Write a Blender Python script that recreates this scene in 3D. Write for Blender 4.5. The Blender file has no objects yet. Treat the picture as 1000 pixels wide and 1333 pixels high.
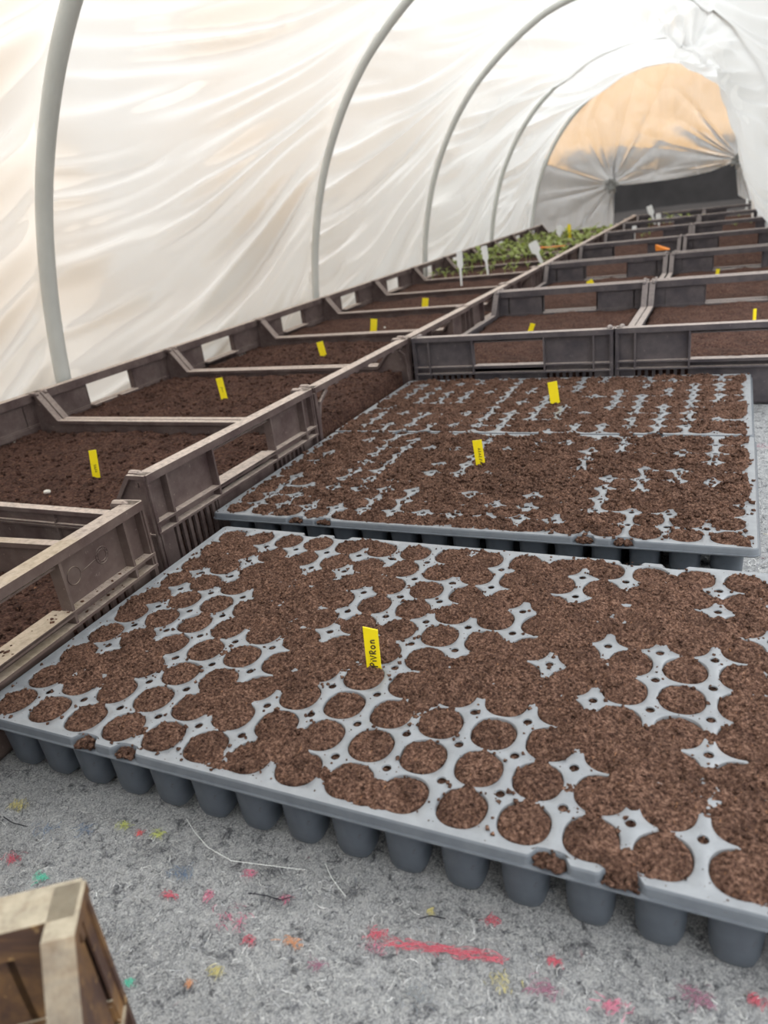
import bpy, bmesh, math, random
import numpy as np
from mathutils import Vector, Matrix

random.seed(4)
RS = np.random.RandomState(7)
C = bpy.context.scene.collection
PI = math.pi

# ------------------------------------------------------------------ camera
YAW, PITCH, ROLL, FPX, CAMZ = 0.46084, 0.38844, -0.12837, 969.73, 0.400
_cy, _sy, _cp, _sp = math.cos(YAW), math.sin(YAW), math.cos(PITCH), math.sin(PITCH)
_F = np.array([-_sy*_cp, _cy*_cp, -_sp]); _R = np.array([_cy, _sy, 0.0]); _U = np.cross(_R, _F)
_cr, _sr = math.cos(ROLL), math.sin(ROLL)
CR, CU = _cr*_R + _sr*_U, -_sr*_R + _cr*_U
CAM = np.array([0.0, 0.0, CAMZ])


def ray(x, y):
    d = CR*(x-500.0) - CU*(y-666.5) + _F*FPX
    return d


def at(x, y, z):
    """photo pixel -> the point of the horizontal plane z it shows"""
    d = ray(x, y)
    return CAM + d*((z-CAMZ)/d[2])


cam_d = bpy.data.cameras.new('camera')
cam = bpy.data.objects.new('camera', cam_d); C.objects.link(cam)
M = Matrix(((CR[0], CU[0], -_F[0], 0), (CR[1], CU[1], -_F[1], 0), (CR[2], CU[2], -_F[2], CAMZ), (0, 0, 0, 1)))
cam.matrix_world = M
cam_d.sensor_fit = 'VERTICAL'; cam_d.sensor_height = 36.0; cam_d.sensor_width = 27.0
cam_d.lens = 36.0*FPX/1333.0
cam_d.clip_start = 0.02; cam_d.clip_end = 200
cam_d.dof.use_dof = True; cam_d.dof.focus_distance = 0.72; cam_d.dof.aperture_fstop = 8.5
bpy.context.scene.camera = cam


# ------------------------------------------------------------------ noise (numpy)
def _hash(ix, iy, seed):
    h = (ix.astype(np.int64)*374761393 + iy.astype(np.int64)*668265263 + seed*974711) & 0xffffffff
    h = ((h ^ (h >> 13))*1274126177) & 0xffffffff
    h = ((h ^ (h >> 16))*2246822519) & 0xffffffff
    return ((h ^ (h >> 15)) & 0xffff)/65535.0


def vnoise(x, y, seed=0):
    x = np.asarray(x, float); y = np.asarray(y, float)
    x, y = np.broadcast_arrays(x, y)
    ix = np.floor(x); iy = np.floor(y); fx = x-ix; fy = y-iy
    ux = fx*fx*(3-2*fx); uy = fy*fy*(3-2*fy)
    a = _hash(ix, iy, seed); b = _hash(ix+1, iy, seed); c = _hash(ix, iy+1, seed); d = _hash(ix+1, iy+1, seed)
    return (a*(1-ux)+b*ux)*(1-uy) + (c*(1-ux)+d*ux)*uy


def fbm(x, y, seed=0, octv=4, gain=0.55):
    s = 0; a = 1; t = 0
    for k in range(octv):
        s = s + a*vnoise(x*2**k+k*17.3, y*2**k+k*9.1, seed+k*31); t += a; a *= gain
    return s/t*2-1


def sstep(a, b, x):
    t = np.clip((x-a)/(b-a), 0, 1)
    return t*t*(3-2*t)


# ------------------------------------------------------------------ objects
def tag(o, label=None, cat=None, group=None, kind=None):
    if label: o['label'] = label
    if cat: o['category'] = cat
    if group: o['group'] = group
    if kind: o['kind'] = kind
    return o


def empty(name, loc=(0, 0, 0), rz=0.0):
    o = bpy.data.objects.new(name, None); C.objects.link(o)
    o.location = loc; o.rotation_euler = (0, 0, rz)
    o.empty_display_size = 0.05
    return o


class MB:
    def __init__(s): s.v = []; s.f = []; s.m = []

    def add(s, vs, fs, mi=0):
        n = len(s.v); s.v += [tuple(p) for p in vs]
        s.f += [tuple(i+n for i in f) for f in fs]; s.m += [mi]*len(fs)

    def box(s, x0, x1, y0, y1, z0, z1, mi=0):
        vs = [(x0, y0, z0), (x1, y0, z0), (x1, y1, z0), (x0, y1, z0), (x0, y0, z1), (x1, y0, z1), (x1, y1, z1), (x0, y1, z1)]
        s.add(vs, [(3, 2, 1, 0), (4, 5, 6, 7), (0, 1, 5, 4), (1, 2, 6, 5), (2, 3, 7, 6), (3, 0, 4, 7)], mi)

    def strip(s, path, y0, y1, th, mi=0):
        """flat bar following an (x, z) path, y0..y1 wide, th thick downwards"""
        n = len(path); P = np.array(path, float)
        nr = []
        for i in range(n):
            d = P[min(i+1, n-1)]-P[max(i-1, 0)]; d /= np.linalg.norm(d); nr.append((d[1], -d[0]))
        vs = []
        for (x, z), (nx, nz) in zip(P, nr):
            if nz > 0: nx, nz = -nx, -nz
            vs += [(x, y0, z), (x, y1, z), (x+nx*th, y1, z+nz*th), (x+nx*th, y0, z+nz*th)]
        fs = [(0, 1, 2, 3), (4*n-1, 4*n-2, 4*n-3, 4*n-4)]
        for i in range(n-1):
            for k in range(4):
                a = 4*i+k; b = 4*i+(k+1) % 4
                fs.append((a, a+4, b+4, b))
        s.add(vs, fs, mi)

    def tube(s, pts, r, seg=10, mi=0, cap=True):
        P = [np.array(p, float) for p in pts]; n = len(P)
        R = r if hasattr(r, '__len__') else [r]*n
        up = np.array([0.0, 0, 1]); vs = []; fs = []
        prev = None
        for i in range(n):
            d = P[min(i+1, n-1)]-P[max(i-1, 0)]; d /= np.linalg.norm(d)+1e-12
            if prev is None:
                a = np.cross(d, up)
                if np.linalg.norm(a) < 1e-3: a = np.cross(d, np.array([1.0, 0, 0]))
            else:
                a = prev - d*np.dot(prev, d)
            a /= np.linalg.norm(a); b = np.cross(d, a); prev = a
            for k in range(seg):
                t = 2*PI*k/seg; vs.append(P[i]+(a*math.cos(t)+b*math.sin(t))*R[i])
        for i in range(n-1):
            for k in range(seg):
                k2 = (k+1) % seg
                fs.append((i*seg+k, i*seg+k2, (i+1)*seg+k2, (i+1)*seg+k))
        if cap:
            fs.append(tuple(range(seg))[::-1]); fs.append(tuple(range((n-1)*seg, n*seg)))
        s.add(vs, fs, mi)

    def mesh(s, name, mats, smooth=None):
        me = bpy.data.meshes.new(name)
        me.from_pydata([tuple(map(float, p)) for p in s.v], [], s.f)
        for m in (mats if isinstance(mats, (list, tuple)) else [mats]): me.materials.append(m)
        if len(set(s.m)) > 1: me.polygons.foreach_set('material_index', s.m)
        bm = bmesh.new(); bm.from_mesh(me); bmesh.ops.recalc_face_normals(bm, faces=bm.faces[:]); bm.to_mesh(me); bm.free()
        if smooth is not None:
            me.shade_smooth() if smooth is True else me.set_sharp_from_angle(angle=smooth)
            if smooth is not True:
                me.polygons.foreach_set('use_smooth', [True]*len(me.polygons))
        me.update()
        return me

    def build(s, name, mats, parent=None, smooth=None, bevel=0):
        o = bpy.data.objects.new(name, s.mesh(name, mats, smooth)); C.objects.link(o)
        if parent is not None: o.parent = parent
        if bevel:
            b = o.modifiers.new('bevel', 'BEVEL'); b.width = bevel; b.segments = 2; b.limit_method = 'ANGLE'; b.angle_limit = 0.7
        return o


def grid_mesh(name, X, Y, Z, mat, smooth=True, skirt=None, extra=None):
    """height field / surface as one mesh; X,Y,Z are 2-D arrays; extra = (verts Nx3, quads/tris list)"""
    ny, nx = X.shape
    V = np.stack([X, Y, Z], -1).reshape(-1, 3)
    idx = np.arange(ny*nx).reshape(ny, nx)
    Q = np.stack([idx[:-1, :-1], idx[:-1, 1:], idx[1:, 1:], idx[1:, :-1]], -1).reshape(-1, 4)
    if skirt is not None:
        ring = np.concatenate([idx[0, :], idx[1:, -1], idx[-1, -2::-1], idx[-2:0:-1, 0]])
        low = V[ring].copy(); low[:, 2] = skirt
        n0 = len(V); V = np.concatenate([V, low]); k = np.arange(len(ring)); k2 = np.roll(k, -1)
        Q = np.concatenate([Q, np.stack([ring[k], n0+k, n0+k2, ring[k2]], -1)])
    if extra is not None and len(extra[0]):
        Q = np.concatenate([Q, extra[1]+len(V)]); V = np.concatenate([V, extra[0]])
    me = bpy.data.meshes.new(name)
    me.vertices.add(len(V)); me.vertices.foreach_set('co', V.astype(np.float32).ravel())
    me.loops.add(Q.size); me.loops.foreach_set('vertex_index', Q.astype(np.int32).ravel())
    me.polygons.add(len(Q)); me.polygons.foreach_set('loop_start', (np.arange(len(Q))*4).astype(np.int32))
    if smooth: me.polygons.foreach_set('use_smooth', np.ones(len(Q), bool))
    me.materials.append(mat)
    me.update(calc_edges=True); me.validate()
    return me


def link(name, me, parent=None, loc=(0, 0, 0), rz=0):
    o = bpy.data.objects.new(name, me); C.objects.link(o)
    o.location = loc; o.rotation_euler = (0, 0, rz)
    if parent is not None: o.parent = parent
    return o


def copy_tree(o, parent=None):
    c = o.copy(); C.objects.link(c)
    if parent is not None: c.parent = parent
    for ch in [x for x in bpy.data.objects if x.parent == o]:
        copy_tree(ch, c)
    return c


# ------------------------------------------------------------------ materials
def srgb(r, g, b):
    f = lambda c: (c/255/12.92) if c/255 <= 0.04045 else ((c/255+0.055)/1.055)**2.4
    return (f(r), f(g), f(b), 1.0)


class NT:
    def __init__(s, name):
        s.mat = bpy.data.materials.new(name); s.mat.use_nodes = True
        s.t = s.mat.node_tree; s.t.nodes.clear()
        s.out = s.n('ShaderNodeOutputMaterial')

    def n(s, typ, **kw):
        nd = s.t.nodes.new(typ)
        for k, v in kw.items():
            if k.startswith('i_'):
                key = k[2:]
                key = int(key) if key.isdigit() else key.replace('_', ' ')
                s.set(nd.inputs[key], v)
            else: setattr(nd, k, v)
        return nd

    def set(s, inp, v):
        if isinstance(v, bpy.types.NodeSocket): s.t.links.new(v, inp)
        elif isinstance(v, bpy.types.Node): s.t.links.new(v.outputs[0], inp)
        else: inp.default_value = v

    def coord(s, scale=(1, 1, 1), rot=(0, 0, 0), obj=True):
        tc = s.n('ShaderNodeTexCoord')
        mp = s.n('ShaderNodeMapping'); s.set(mp.inputs[0], tc.outputs['Object' if obj else 'Generated'])
        mp.inputs['Scale'].default_value = scale; mp.inputs['Rotation'].default_value = rot
        return mp.outputs[0]

    def noise(s, vec, scale, detail=4, rough=0.6, dist=0):
        nd = s.n('ShaderNodeTexNoise'); s.set(nd.inputs['Vector'], vec)
        nd.inputs['Scale'].default_value = scale; nd.inputs['Detail'].default_value = detail
        nd.inputs['Roughness'].default_value = rough; nd.inputs['Distortion'].default_value = dist
        return nd.outputs[0]

    def ramp(s, fac, stops):
        nd = s.n('ShaderNodeValToRGB'); s.set(nd.inputs[0], fac)
        el = nd.color_ramp.elements
        while len(el) < len(stops): el.new(0.5)
        for e, (p, c) in zip(el, stops):
            e.position = p; e.color = c if hasattr(c, '__len__') else (c, c, c, 1)
        return nd.outputs[0]

    def mix(s, fac, a, b, blend='MIX'):
        nd = s.n('ShaderNodeMix', data_type='RGBA', blend_type=blend)
        s.set(nd.inputs[0], fac); s.set(nd.inputs[6], a); s.set(nd.inputs[7], b)
        return nd.outputs[2]

    def math(s, op, a, b=0.5):
        nd = s.n('ShaderNodeMath', operation=op); s.set(nd.inputs[0], a); s.set(nd.inputs[1], b)
        return nd.outputs[0]

    def bump(s, h, strength=0.5, dist=0.002):
        nd = s.n('ShaderNodeBump'); nd.inputs['Strength'].default_value = strength
        nd.inputs['Distance'].default_value = dist; s.set(nd.inputs['Height'], h)
        return nd.outputs[0]

    def principled(s, color, rough=0.6, normal=None, spec=0.5, **kw):
        p = s.n('ShaderNodeBsdfPrincipled')
        s.set(p.inputs['Base Color'], color); s.set(p.inputs['Roughness'], rough)
        p.inputs['Specular IOR Level'].default_value = spec
        if normal is not None: s.set(p.inputs['Normal'], normal)
        s.t.links.new(p.outputs[0], s.out.inputs[0])
        return p


def mat_soil(name, dark, mid, light, scale=1.0):
    k = NT(name); v = k.coord()
    n1 = k.noise(v, 420*scale, 4, 0.7); n2 = k.noise(v, 38*scale, 3, 0.6); n3 = k.noise(v, 1400*scale, 2, 0.6)
    st = k.n('ShaderNodeTexVoronoi'); k.set(st.inputs['Vector'], v); st.inputs['Scale'].default_value = 330*scale
    c = k.ramp(n1, [(0.34, dark), (0.5, mid), (0.68, light)])
    c = k.mix(k.ramp(n2, [(0.35, 0.0), (0.7, 0.45)]), c, dark)
    fleck = k.ramp(k.noise(k.coord((1, 0.35, 1), (0, 0, 0.7)), 520*scale, 2, 0.5), [(0.69, 0.0), (0.75, 0.6)])
    c = k.mix(fleck, c, srgb(176, 128, 92))
    h = k.math('ADD', k.math('MULTIPLY', n1, 1.0), k.math('MULTIPLY', n3, 0.5))
    h = k.math('ADD', h, k.math('MULTIPLY', st.outputs[0], 0.5))
    k.principled(c, 0.95, k.bump(h, 0.9, 0.0022/scale), 0.15)
    return k.mat


SOIL = mat_soil('potting soil', srgb(46, 32, 27), srgb(106, 78, 65), srgb(162, 128, 109))
SOIL_FAR = mat_soil('crate soil', srgb(42, 29, 25), srgb(88, 62, 53), srgb(124, 95, 82), 0.6)


def mat_crate(name, base, dust, dusty=0.75, stain=0.0):
    k = NT(name); v = k.coord()
    n = k.noise(v, 22, 5, 0.65); n2 = k.noise(v, 160, 4, 0.7); n3 = k.noise(v, 7, 3, 0.6)
    geo = k.n('ShaderNodeNewGeometry'); sep = k.n('ShaderNodeSeparateXYZ'); k.set(sep.inputs[0], geo.outputs['Normal'])
    up = k.ramp(sep.outputs[2], [(0.45, 0.0), (0.95, 1.0)])
    c = k.mix(k.ramp(n, [(0.3, 0.0), (0.8, 0.2)]), base, dust)
    c = k.mix(k.ramp(n2, [(0.64, 0.0), (0.74, 0.35)]), c, dust)
    top = k.math('MULTIPLY', up, k.ramp(n2, [(0.25, 0.35*dusty), (0.6, dusty)]))
    c = k.mix(top, c, dust)
    if stain:
        st = k.math('MULTIPLY', k.ramp(n3, [(0.5, 0.0), (0.62, stain)]), k.math('ADD', up, 0.04))
        c = k.mix(st, c, srgb(182, 164, 122))
    k.principled(c, 0.62, k.bump(n2, 0.25, 0.001), 0.35)
    return k.mat


CRATE_BROWN = mat_crate('brown crate plastic', srgb(68, 51, 51), srgb(208, 191, 179), 1.0)
CRATE_OLD = mat_crate('stained crate plastic', srgb(74, 57, 54), srgb(194, 177, 164), 0.95, 0.3)
CRATE_GREY = mat_crate('grey crate plastic', srgb(62, 57, 63), srgb(188, 174, 166), 0.9)


def mat_dirty():
    k = NT('muddy crate plastic'); v = k.coord()
    n = k.noise(v, 14, 5, 0.7, 0.6); n2 = k.noise(v, 90, 4, 0.7)
    geo = k.n('ShaderNodeNewGeometry'); sep = k.n('ShaderNodeSeparateXYZ'); k.set(sep.inputs[0], geo.outputs['Normal'])
    up = k.ramp(sep.outputs[2], [(0.3, 0.0), (0.9, 0.9)])
    c = k.mix(k.ramp(n, [(0.42, 0.0), (0.58, 0.85)]), srgb(76, 56, 48), srgb(138, 104, 66))
    c = k.mix(k.ramp(n2, [(0.62, 0.0), (0.72, 0.8)]), c, srgb(186, 150, 100))
    c = k.mix(k.math('MULTIPLY', up, k.ramp(n2, [(0.3, 0.45), (0.6, 1.0)])), c, srgb(196, 185, 163))
    k.principled(c, 0.6, k.bump(n2, 0.3, 0.001), 0.35)
    return k.mat


CRATE_MUD = mat_dirty()


def mat_tray():
    k = NT('grey tray plastic'); v = k.coord()
    n = k.noise(v, 60, 4, 0.6); n2 = k.noise(v, 900, 3, 0.7); n3 = k.noise(v, 260, 3, 0.6)
    c = k.ramp(n, [(0.3, srgb(130, 133, 137)), (0.7, srgb(147, 150, 154))])
    c = k.mix(k.ramp(n2, [(0.66, 0.0), (0.72, 0.75)]), c, srgb(92, 68, 56))
    c = k.mix(k.ramp(n3, [(0.66, 0.0), (0.8, 0.35)]), c, srgb(110, 88, 76))
    k.principled(c, 0.34, k.bump(n2, 0.05, 0.0005), 0.6)
    return k.mat


TRAY = mat_tray()


def mat_cup_shaded():
    k = NT('shade-darkened cup plastic'); v = k.coord()
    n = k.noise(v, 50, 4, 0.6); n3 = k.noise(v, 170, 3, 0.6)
    c = k.ramp(n, [(0.3, srgb(70, 76, 84)), (0.7, srgb(86, 92, 100))])  # same plastic as the tray top, shade under the tray painted into the grey
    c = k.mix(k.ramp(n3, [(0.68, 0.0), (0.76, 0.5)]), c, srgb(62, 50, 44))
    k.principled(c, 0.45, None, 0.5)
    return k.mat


CUP_SHADED = mat_cup_shaded()


def mat_rim_shaded():
    k = NT('shade-darkened tray rim plastic'); v = k.coord()
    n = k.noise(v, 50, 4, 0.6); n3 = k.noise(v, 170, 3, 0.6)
    c = k.ramp(n, [(0.3, srgb(90, 95, 102)), (0.7, srgb(104, 109, 115))])  # tray plastic again, the skirt's weaker light put into a darker grey
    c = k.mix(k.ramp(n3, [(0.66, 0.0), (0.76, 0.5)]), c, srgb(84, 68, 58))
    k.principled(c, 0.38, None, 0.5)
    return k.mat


RIM_SHADED = mat_rim_shaded()


def mat_plain(name, col, rough=0.5, var=0.08, scale=40, spec=0.4, bump=0.1):
    k = NT(name); v = k.coord(); n = k.noise(v, scale, 4, 0.6)
    d = tuple(c*(1-var*2.2) for c in col[:3])+(1,)
    k.principled(k.ramp(n, [(0.3, d), (0.65, col)]), rough, k.bump(n, bump, 0.001), spec)
    return k.mat


YELLOW = mat_plain('yellow label plastic', srgb(250, 226, 30), 0.4, 0.03)
WHITE = mat_plain('white label plastic', srgb(244, 244, 242), 0.4, 0.02)
ORANGE = mat_plain('orange plastic', srgb(236, 138, 44), 0.45, 0.05)
INK = mat_plain('black marker ink', srgb(58, 46, 24), 0.6, 0.1)
PEBBLE = mat_plain('white pebble', srgb(232, 226, 216), 0.7, 0.1)
PIPE = mat_plain('pale grey pipe plastic', srgb(206, 206, 200), 0.35, 0.04, 12, 0.5)
EARTH = mat_plain('bare earth', srgb(128, 126, 122), 0.95, 0.25, 9, 0.1, 0.5)
GREY_BLOCK = mat_plain('charcoal rendered base', srgb(47, 45, 45), 0.9, 0.2, 5, 0.2, 0.4)
OCHRE = mat_plain('ochre render', srgb(224, 176, 116), 0.9, 0.1, 2.5, 0.2, 0.3)
BEIGE = mat_plain('beige render', srgb(232, 190, 140), 0.9, 0.06, 2.0, 0.2, 0.3)


def mat_leaf(name, a, b):
    k = NT(name); v = k.coord(); n = k.noise(v, 60, 3, 0.6)
    c = k.ramp(n, [(0.3, a), (0.7, b)])
    p = k.n('ShaderNodeBsdfPrincipled'); k.set(p.inputs['Base Color'], c); p.inputs['Roughness'].default_value = 0.5
    tr = k.n('ShaderNodeBsdfTranslucent'); k.set(tr.inputs[0], c)
    mx = k.n('ShaderNodeMixShader'); mx.inputs[0].default_value = 0.35
    k.t.links.new(p.outputs[0], mx.inputs[1]); k.t.links.new(tr.outputs[0], mx.inputs[2]); k.t.links.new(mx.outputs[0], k.out.inputs[0])
    return k.mat


LEAF = mat_leaf('seedling leaf', srgb(128, 146, 66), srgb(184, 196, 116))
STEM = mat_plain('seedling stem', srgb(170, 178, 110), 0.6, 0.1)


def mat_film(name, see, diffuse, tint=(0.69, 0.69, 0.675, 1), gloss=0.5, blur=0.0):
    k = NT(name); v = k.coord()
    n = k.noise(v, 3.0, 4, 0.6); n2 = k.noise(v, 26, 3, 0.6)
    col = k.mix(k.ramp(n, [(0.35, 0.0), (0.7, 0.5)]), tint, tuple(c*0.93 for c in tint[:3])+(1,))
    nb = k.bump(n2, 0.12, 0.004)
    tr = k.n('ShaderNodeBsdfTranslucent'); k.set(tr.inputs[0], col); k.set(tr.inputs['Normal'], nb)
    df = k.n('ShaderNodeBsdfDiffuse'); k.set(df.inputs[0], col); k.set(df.inputs['Normal'], nb)
    m1 = k.n('ShaderNodeMixShader'); m1.inputs[0].default_value = diffuse
    k.t.links.new(tr.outputs[0], m1.inputs[1]); k.t.links.new(df.outputs[0], m1.inputs[2])
    if blur:
        tp = k.n('ShaderNodeBsdfRefraction'); tp.inputs['IOR'].default_value = 1.09; tp.inputs['Roughness'].default_value = blur; tp.inputs[0].default_value = (1, 1, 1, 1)
    else: tp = k.n('ShaderNodeBsdfTransparent')
    m2 = k.n('ShaderNodeMixShader'); m2.inputs[0].default_value = see
    k.t.links.new(m1.outputs[0], m2.inputs[1]); k.t.links.new(tp.outputs[0], m2.inputs[2])
    gl = k.n('ShaderNodeBsdfGlossy'); gl.inputs['Roughness'].default_value = gloss; k.set(gl.inputs['Normal'], nb)
    fr = k.n('ShaderNodeFresnel'); fr.inputs[0].default_value = 1.4
    m3 = k.n('ShaderNodeMixShader'); k.set(m3.inputs[0], k.math('MULTIPLY', fr.outputs[0], 0.28))
    k.t.links.new(m2.outputs[0], m3.inputs[1]); k.t.links.new(gl.outputs[0], m3.inputs[2])
    k.t.links.new(m3.outputs[0], k.out.inputs[0])
    return k.mat


FILM = mat_film('milky greenhouse film', 0.12, 0.32, blur=0.6)
END_FILM = mat_film('clear milky end film', 0.55, 0.30, (0.88, 0.91, 0.93, 1), 0.4, 0.45)


def mat_felt():
    k = NT('recycled grey felt'); v = k.coord()
    a = k.noise(v, 360, 6, 0.78, 1.6)
    b = k.noise(k.coord((1, 0.6, 1), (0, 0, 0.9)), 760, 4, 0.75, 2.2)
    big = k.noise(v, 75, 6, 0.8, 0.5); big2 = k.noise(v, 9, 3, 0.6)
    s = k.math('MULTIPLY', k.math('ADD', a, b), 0.5)
    c = k.ramp(s, [(0.39, srgb(72, 73, 78)), (0.45, srgb(156, 157, 160)), (0.51, srgb(208, 208, 209)), (0.57, srgb(250, 249, 246))])
    c = k.mix(k.ramp(big, [(0.54, 0.0), (0.63, 0.85)]), c, srgb(88, 88, 93))
    c = k.mix(k.ramp(big, [(0.36, 0.7), (0.46, 0.0)]), c, srgb(226, 225, 223))
    c = k.mix(k.ramp(big2, [(0.5, 0.0), (0.75, 0.2)]), c, srgb(140, 140, 142))
    for sc, col, lo in ((23, srgb(196, 74, 104), 0.735), (19, srgb(92, 122, 150), 0.74), (27, srgb(196, 180, 118), 0.745)):
        vv = k.coord((1, 1, 1), (0, 0, sc*0.1))
        mpn = k.noise(vv, sc*1.6, 3, 0.65, 0.5)
        c = k.mix(k.ramp(mpn, [(lo-0.03, 0.0), (lo+0.03, 0.6)]), c, col)
    k.principled(c, 0.97, k.bump(k.math('ADD', s, k.math('MULTIPLY', big, 0.8)), 1.0, 0.004), 0.1)
    return k.mat


FELT = mat_felt()


def mat_attr(name):
    k = NT(name)
    at_ = k.n('ShaderNodeAttribute', attribute_name='tone')
    k.principled(at_.outputs['Color'], 0.9, None, 0.1)
    return k.mat


FIBRE = mat_attr('felt fibres')

# ------------------------------------------------------------------ setting: ground
mb = MB(); mb.box(-14, 14, -8, 22, -0.06, -0.010)
tag(mb.build('floor', EARTH), 'bare grey earth around and under the tunnel', 'ground', kind='structure')

# felt mat under the trays and crates
gx = np.concatenate([np.linspace(-1.28, -0.66, 12), np.linspace(-0.64, 0.20, 170), np.linspace(0.22, 0.60, 8)])
gy = np.concatenate([np.linspace(-0.9, -0.12, 10), np.linspace(-0.1, 0.5, 122), np.linspace(0.52, 5.35, 160)])
X, Y = np.meshgrid(gx, gy)
Z = 0.0007*fbm(X*60, Y*60, 5, 3)+0.0008*fbm(X*14, Y*14, 9, 2)-0.0016
felt = link('felt_mat', grid_mesh('felt_mat', X, Y, Z, FELT, skirt=-0.0055), loc=(0, 0, -0.004))
tag(felt, 'mottled grey recycled felt mat with coloured flecks under the trays', 'mat')


def ribbon_mesh(name, items, mat):
    """items: list of (points Nx3, width, rgb)"""
    vs = []; fs = []; cols = []
    for pts, w, col in items:
        pts = np.asarray(pts); d = np.gradient(pts, axis=0); d /= np.linalg.norm(d, axis=1)[:, None]+1e-9
        side = np.stack([-d[:, 1], d[:, 0], np.zeros(len(d))], -1)
        n0 = len(vs)
        for p, s in zip(pts, side):
            vs.append(p-s*w/2); vs.append(p+s*w/2+np.array([0, 0, w*0.3])); cols += [col, col]
        for i in range(len(pts)-1): fs.append((n0+2*i, n0+2*i+1, n0+2*i+3, n0+2*i+2))
    me = bpy.data.meshes.new(name); me.from_pydata([tuple(map(float, p)) for p in vs], [], fs)
    at_ = me.color_attributes.new('tone', 'FLOAT_COLOR', 'POINT')
    at_.data.foreach_set('color', np.array([tuple(c[:3])+(1,) for c in cols], np.float32).ravel())
    me.materials.append(mat); me.update()
    return me


def fibre(cx, cy, ang, ln, curl, z0, lift, w, col, n=6):
    t = np.linspace(-0.5, 0.5, n); a = ang+curl*t
    dx = np.cumsum(np.cos(a))*ln/n; dy = np.cumsum(np.sin(a))*ln/n
    z = z0+lift*(1-(2*t)**2)
    return (np.stack([cx+dx-dx.mean(), cy+dy-dy.mean(), z], -1), w, col)


items = []
greys = [srgb(236, 235, 232), srgb(206, 206, 206), srgb(232, 230, 226), srgb(150, 150, 154), srgb(84, 84, 90), srgb(52, 52, 58), srgb(176, 176, 180)]
for _ in range(17000):
    x = RS.uniform(-0.62, 0.10); y = RS.uniform(-0.02, 0.36)
    if y > 0.30 and x > -0.53: continue
    items.append(fibre(x, y, RS.uniform(0, 2*PI), RS.uniform(0.003, 0.012), RS.normal(0, 2.2), -0.0006, RS.uniform(0.0003, 0.0018), RS.uniform(0.00012, 0.00030), greys[RS.randint(len(greys))]))
for _ in range(1500):
    x = RS.uniform(0.02, 0.16); y = RS.uniform(0.5, 1.42)
    items.append(fibre(x, y, RS.uniform(0, 2*PI), RS.uniform(0.008, 0.025), RS.normal(0, 1.8), 0.0, RS.uniform(0.0004, 0.002), RS.uniform(0.0003, 0.0007), greys[RS.randint(len(greys))]))


def patch(px, py, n, rad, col, ang=None, ln=0.007):
    p = at(px, py, 0.0)
    base_a = RS.uniform(0, PI)
    for _ in range(n*3):
        a = base_a+RS.normal(0, 0.7) if ang is None else ang+RS.normal(0, 0.18)
        c2 = tuple(0.72*q_+0.28*g_ for q_, g_ in zip(col[:3], srgb(170, 170, 172)[:3]))
        items.append(fibre(p[0]+RS.normal(0, rad*1.1), p[1]+RS.normal(0, rad*0.7), a, RS.uniform(0.4, 1.1)*ln, RS.normal(0, 1.6), 0.0002, RS.uniform(0.0003, 0.0012), RS.uniform(0.00018, 0.00045), c2))


RED = srgb(205, 40, 72); PINK = srgb(214, 92, 128); TEAL = srgb(60, 196, 160); BLUE = srgb(70, 104, 140)
YEL = srgb(206, 190, 96); LIME = srgb(196, 202, 84); ORG = srgb(212, 138, 76); BLK = srgb(42, 42, 48); PUR = srgb(150, 70, 104)
streak = at(640, 1240, 0)-at(515, 1222, 0); sang = math.atan2(streak[1], streak[0])
for t in np.linspace(0, 1, 7):
    patch(515+125*t, 1222+18*t, 5, 0.0022, RED, sang, 0.016)
for px, py, n, rad, col in [(52, 1137, 16, .0022, TEAL), (57, 1153, 6, .0014, RED), (14, 1112, 18, .003, RED), (180, 1079, 7, .0014, srgb(230, 60, 60)),
                            (204, 1080, 12, .0025, LIME), (158, 1069, 12, .003, LIME), (236, 1131, 22, .004, BLUE), (325, 1132, 10, .002, PINK),
                            (166, 1273, 9, .0014, TEAL), (244, 1275, 7, .0012, ORG), (300, 1190, 14, .006, PINK), (490, 1210, 16, .003, RED), (488, 1228, 8, .003, PINK),
                            (380, 1222, 12, .0025, ORG), (22, 1043, 20, .004, YEL), (640, 1193, 10, .002, RED), (722, 1246, 10, .002, RED),
                            (705, 1278, 18, .004, PUR), (800, 1302, 16, .004, PINK), (910, 1292, 22, .0045, PUR), (985, 1296, 12, .002, RED),
                            (220, 1160, 10, .002, RED), (270, 1160, 7, .002, PINK), (370, 1165, 9, .002, PINK), (350, 1130, 18, .005, BLK), (200, 1100, 14, .006, BLK),
                            (360, 1165, 16, .005, BLK), (460, 1155, 12, .004, BLK), (60, 1075, 10, .006, BLUE), (110, 1075, 10, .004, BLUE), (845, 1325, 14, .004, BLK),
                            (985, 578, 14, .008, PINK), (325, 1220, 7, .002, RED), (410, 1250, 7, .0025, PUR), (280, 1258, 10, .002, YEL), (600, 1140, 16, .005, BLK),
                            (540, 1290, 16, .005, srgb(120, 126, 130)), (560, 1180, 6, .001, YEL), (650, 1270, 10, .004, YEL), (150, 1215, 12, .006, BLK)]:
    patch(px, py, n, rad, col)


def thread(pxs, col, w):
    P = np.array([at(x, y, 0.0025) for x, y in pxs]); t = np.linspace(0, 1, len(P)); tt = np.linspace(0, 1, 26)
    items.append((np.stack([np.interp(tt, t, P[:, k]) for k in range(3)], -1), w, col))


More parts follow.
